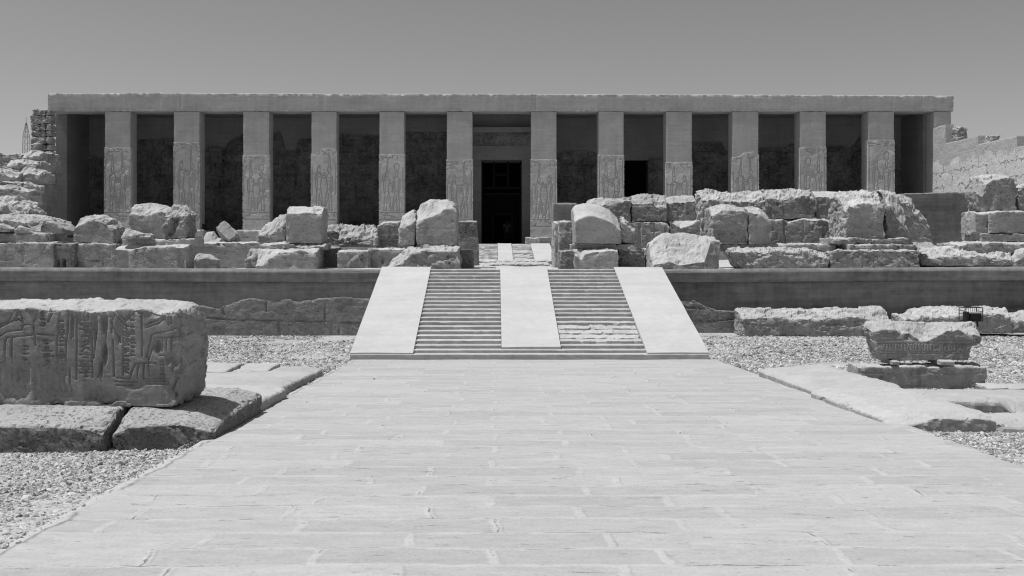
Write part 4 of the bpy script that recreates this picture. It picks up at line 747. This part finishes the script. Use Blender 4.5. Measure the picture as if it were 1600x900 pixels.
# ------------------------------------------------------------------ wing walls
def wall_x(name, xin, th, prof, zb, mat, parent=None, seed=0, sign=1, rough=.03):
    # wall running along Y with its face at x = xin; prof: (y, ztop) polyline, finely sampled and displaced
    ys = np.unique(np.concatenate([np.arange(prof[0][0], prof[-1][0], .12)]+[[p[0]-.005, p[0]+.005] for p in prof[1:-1]])); zt = np.interp(ys, [p[0] for p in prof], [p[1] for p in prof])
    n = len(ys); rows = [(xin+sign*th, 0.), (xin+sign*th, 1.)]+[(xin+sign*.02, 1.)]+[(xin, t) for t in np.linspace(.99, 0, 46)]
    V = []
    for x_, t in rows:
        z = zb+(zt-zb)*t; nn = fbm(np.stack([ys*1.3, ys*0+x_, z*1.6], 1), seed, 5)
        V.append(np.stack([x_+rough*nn*1.5, ys, z+.03*fbm(np.stack([ys*2, ys*0+x_, ys*0], 1), seed+3, 3)*(t > .9)], 1))
    m = len(rows); V = np.concatenate(V); id_ = np.arange(m*n).reshape(m, n); Q = np.stack([id_[:-1, :-1], id_[1:, :-1], id_[1:, 1:], id_[:-1, 1:]], -1).reshape(-1, 4)
    caps = [np.array([[id_[0, c_], id_[1, c_], id_[2, c_], id_[-1, c_]]]) for c_ in (0, -1)]
    Q = np.concatenate([Q]+caps); mean = V.mean(0); mean[2] = zb
    if parent: return mk(name, V-np.array(parent.location), Q, M[mat], parent, smooth=False)
    return mk(name, V-mean, Q, M[mat], None, mean, smooth=False)
def wing_mat():
    m, nt = nodes('wing_wall_stone'); v = coords(nt, False); sx = nd(nt, 'ShaderNodeSeparateXYZ'); nt.links.new(v, sx.inputs[0])
    a = noi(nt, v, .8, 5, .6); edge = mth(nt, 'ADD', sx.outputs[2], rng(nt, a, .3, .7, -.5, .5))
    pla = rng(nt, edge, 4.75, 4.85, 0, 1)
    cyz = nd(nt, 'ShaderNodeCombineXYZ'); ds = rng(nt, noi(nt, v, 1.6, 5, .65), .3, .7, -.22, .22)
    nt.links.new(mth(nt, 'ADD', sx.outputs[1], ds), cyz.inputs[0]); nt.links.new(mth(nt, 'ADD', sx.outputs[2], ds), cyz.inputs[1])
    bk = nd(nt, 'ShaderNodeTexBrick'); nt.links.new(cyz.outputs[0], bk.inputs['Vector']); bk.inputs['Scale'].default_value = 1.
    bk.inputs['Mortar Size'].default_value = .03; bk.inputs['Mortar Smooth'].default_value = .4; bk.inputs['Brick Width'].default_value = 2.1; bk.inputs['Row Height'].default_value = .85
    cr = mth(nt, 'MULTIPLY', bk.outputs['Fac'], rng(nt, noi(nt, v, 1.1, 5, .65), .42, .5, 0, 1))
    hol = mth(nt, 'MULTIPLY', rng(nt, noi(nt, scl(nt, v, (3.5, 2.5, 2.2)), 1., 5, .7), .64, .69, 0, 1), .6)
    dark = mth(nt, 'MULTIPLY', mth(nt, 'MAXIMUM', cr, hol), mth(nt, 'SUBTRACT', 1., pla))
    f = noi(nt, v, 7., 6, .7)
    val = mth(nt, 'MULTIPLY', rng(nt, f, .3, .7, .85, 1.15), mth(nt, 'ADD', .47, mth(nt, 'MULTIPLY', pla, -.12)))
    val = mth(nt, 'MULTIPLY', val, mth(nt, 'SUBTRACT', 1., mth(nt, 'MULTIPLY', dark, .75)))
    return finish(m, nt, val, mth(nt, 'SUBTRACT', f, mth(nt, 'MULTIPLY', dark, 2.)), .8, .06)
M['wing'] = wing_mat()
ww = empty('side_wall', (27.25, 52, 3.), 'high stepped side wall catching the sun at the right end of the temple', 'wall', 'court side walls')
wall_x('wall_face', 27.25, .5, [(30, 7.0), (47.6, 7.0), (47.7, 7.9), (51.95, 7.9), (52., 8.5), (56.15, 8.5), (56.2, 9.0), (60.2, 9.0), (60.25, 10.15), (62.0, 10.15)], 1.8, 'wing', ww, 5)
for y0, y1, zt_, zb_ in ((59.5, 60.2, 9.95, 8.5), (55.6, 56.2, 8.98, 8.), (51.2, 51.9, 8.45, 7.5)):
    stone('rubble_core', None, None, y0, y1-y0+.5, 27.62, 28.25, zt_, zb=zb_, metric=True, wd=.2, r=.03, wear=.07, fr=1., sr=1., chip=.06, res=.06, mat='block', parent=ww)
wall_x('wall_core', 27.7, 1.2, [(30, 6.5), (51, 6.9), (56, 7.6), (60, 8.4), (63.3, 8.8)], 1.8, 'core', ww, 9, rough=.08)
lw = empty('side_wall', (-27.2, 55, 3.), 'broken shaded side wall at the left end of the temple', 'wall', 'court side walls')
wall_x('wall_face', -27.2, .9, [(44, 3.6), (49, 4.3), (52.5, 5.), (54.6, 5.5), (55.2, 6.1), (56.5, 6.5), (58., 6.9), (59.6, 7.3), (62., 7.6)], 1.8, 'block', lw, 15, sign=-1, rough=.04)
wall_x('wall_core', -28.1, 3., [(44, 3.4), (52.5, 4.6), (55, 5.4), (58., 6.3), (62., 7.)], 1.8, 'core', lw, 19, sign=-1, rough=.1)
# rubble pier at the left corner and the stones heaped on the broken wall
def pier():
    root = empty('masonry_pier', (-27.8, 61.4, 7.), 'tall ragged pier of layered rubble masonry at the left corner of the temple', 'pier')
    z = float(PZ(268, 61.2)); k = 0; ztop = float(PZ(171, 61.2))
    while z < ztop-.05:
        h_ = min(.34+.22*((k*7) % 5)/5, ztop-z); off = .12*(((k*5) % 4)/4-.4)+.22*(1-(z-6.5)/6)
        stone('course', None, None, 60.9+.05*((k*3) % 3), 1., -28.35-off*.6, -27.45, z+h_-.01, zb=z, metric=True, wd=.1, r=.05, wear=.09, fr=1., sr=1., chip=.12, res=.05, mat='core' if k % 2 else 'rough', parent=root)
        stone('quoin', None, None, 60.85, .8, -27.44, -27.13+.03*(k % 2), z+h_-.02, zb=z, metric=True, wd=.1, r=.04, wear=.05, fr=.6, sr=.8, chip=.08, res=.05, mat='block', parent=root)
        z += h_; k += 1
pier()
HG = 'stones heaped on the broken left wall'
for nm, lb, ct, Y_, D_, x0, x1, T_, F_, yb_, mt in (
    ('stone_block', 'upright slab-like block at the foot of the rubble pier', A, 58.5, 1.2, 55, 80, [(55, 243), (68, 238), (80, 239)], None, 269, 'block'),
    ('stone_block', 'small squared block wedged right of the upright slab', A, 60, .8, 74, 89, [(74, 258), (80, 252), (89, 252)], None, 270, 'block'),
    ('stone_block', 'lone squared block against the sky between mast and pier', A, 60.5, 1., 51, 62, 223, None, 242, 'smooth'),
    ('boulder', 'bright sloping boulder right below the lattice mast', 'boulder', 57.5, 1.6, 34, 63, [(34, 244), (45, 236), (55, 234), (63, 237)], [(34, 247), (50, 243), (63, 243)], 250, 'worn'),
    ('boulder', 'low dark-fronted boulder under the bright sloping one', 'boulder', 55.5, 1.8, 8, 58, [(8, 256), (20, 250), (40, 249), (58, 252)], [(8, 260), (20, 255), (45, 254), (58, 257)], 266, 'block'),
    ('boulder', 'pale humped boulder on the broken wall, third from the top', 'boulder', 53., 2., 25, 62, [(25, 270), (40, 262), (50, 262), (62, 268)], [(25, 276), (45, 268), (62, 272)], 283, 'worn'),
    ('boulder', 'pale flat boulder at the left border beside the humped one', 'boulder', 52.5, 2., -40, 27, [(-40, 264), (0, 263), (15, 264), (27, 270)], [(-40, 270), (5, 268), (15, 276), (27, 276)], 283, 'worn'),
    ('stone_block', 'rough rounded block end below the humped boulder', A, 51.5, 1., 34, 47, [(34, 286), (40, 283), (47, 287)], None, 300, 'rough'),
    ('stone_block', 'long low block below the flat boulder at the left border', A, 52., 1., -40, 35, 284, None, 293, 'block'),
    ('stone_block', 'small pale squared block beside the rough rounded end', A, 51., .8, 46, 60, [(46, 290), (52, 288), (60, 290)], None, 302, 'worn'),
    ('stone_slab', 'streaked slab with a bright worn top above the domed boulder', 'stone slab', 50., 1.6, -40, 45, [(-40, 288), (20, 289), (45, 297)], [(-40, 293), (20, 294), (45, 299)], 318, 'block')):
    stone(nm, lb, ct, Y_, D_, x0, x1, T_, F_, yb=yb_, wear=.08, fr=.45, r=.04, chip=.12, res=.07, mat=mt, group=HG)
stone('mud_brick_wall', 'long dark mud brick wall on the skyline at far left', 'wall', 78., 2., -180, 74, [(-180, 236), (0, 239), (30, 240), (74, 239)], zb=1.8, wear=.15, fr=.8, a=.06, res=.16, mat='brick', group=None)

# lattice mast far away
def mast():
    Y_ = 320.; m_ = MB(); x = float(PX(41, Y_)); zt = float(PZ(191, Y_)); zb = 1.5
    w = lambda z: .12+(zt-z)/(zt-zb)*1.6 if z > zt-9 else .52*1.6
    zs = np.concatenate([np.arange(zb, zt-4.5, 1.9), np.linspace(zt-4.4, zt-.2, 4)]); prev = None
    for z in zs:
        ww_ = min(.72+max(0, zt-4.3-z)*.02, .07+(zt-z)*.15); cur = [(x+sx*ww_, Y_+sy*ww_, z) for sx, sy in ((-1, -1), (1, -1), (1, 1), (-1, 1))]
        for i in range(4):
            m_.bar(cur[i], cur[(i+1) % 4], .025)
            if prev: m_.bar(prev[i], cur[i], .055); m_.bar(prev[i], cur[(i+1) % 4], .028)
        prev = cur
    m_.bar((x, Y_, zt-1), (x, Y_, zt+1.5), .05)
    o = m_.build('lattice_mast', M['steel']); tag(o, 'thin steel lattice mast on the skyline at far left', 'mast')
mast()

# ------------------------------------------------------------------ light, sky, camera
EL, AZ = 69., 6.5
to_sun = Vector((-math.cos(math.radians(EL))*math.cos(math.radians(AZ)), -math.cos(math.radians(EL))*math.sin(math.radians(AZ)), math.sin(math.radians(EL))))
ld = bpy.data.lights.new('sun', 'SUN'); ld.energy = 4.2; ld.angle = math.radians(.53); ld.color = (1, 1, 1)
lo = link('sun', ld, None, (-20, 0, 60)); lo.rotation_euler = to_sun.to_track_quat('Z', 'Y').to_euler()
w = bpy.data.worlds.new('World'); SC.world = w; w.use_nodes = True; nt = w.node_tree; nt.nodes.clear()
sky = nd(nt, 'ShaderNodeTexSky'); sky.sky_type = 'NISHITA'; sky.sun_disc = False; sky.sun_elevation = math.radians(EL)
sky.sun_rotation = math.atan2(to_sun.x, to_sun.y); sky.altitude = 100; sky.air_density = 1.; sky.dust_density = 1.2; sky.ozone_density = 1.
sp = nd(nt, 'ShaderNodeSeparateColor'); nt.links.new(sky.outputs[0], sp.inputs[0])
g = mth(nt, 'ADD', mth(nt, 'ADD', mth(nt, 'MULTIPLY', sp.outputs[0], .8), mth(nt, 'MULTIPLY', sp.outputs[1], .17)), mth(nt, 'MULTIPLY', sp.outputs[2], .03))   # black-and-white film, orange filter
bg = nd(nt, 'ShaderNodeBackground'); bg.inputs['Strength'].default_value = .1
nt.links.new(g, bg.inputs[0]); wo = nd(nt, 'ShaderNodeOutputWorld'); nt.links.new(bg.outputs[0], wo.inputs[0])
cd = bpy.data.cameras.new('camera'); cd.lens = 36*F0/1600; cd.sensor_width = 36; cd.sensor_fit = 'HORIZONTAL'
cd.shift_x = (800-CX)/1600; cd.shift_y = -(450-CY)/1600; cd.clip_start = .1; cd.clip_end = 8000
cam = link('camera', cd, None, (0, 0, EYE)); cam.rotation_euler = (math.pi/2, 0, 0); SC.camera = cam
vs = SC.view_settings; vs.view_transform = 'Standard'; vs.look = 'None'; vs.gamma = 1.; vs.use_curve_mapping = False; vs.exposure = 0.1
SC.render.engine = 'CYCLES'; SC.cycles.use_denoising = True; SC.cycles.denoising_input_passes = 'RGB_ALBEDO_NORMAL'; SC.cycles.denoising_prefilter = 'NONE'; SC.cycles.filter_width = 1.2; SC.cycles.adaptive_threshold = .004; SC.cycles.max_bounces = 8; SC.cycles.diffuse_bounces = 5
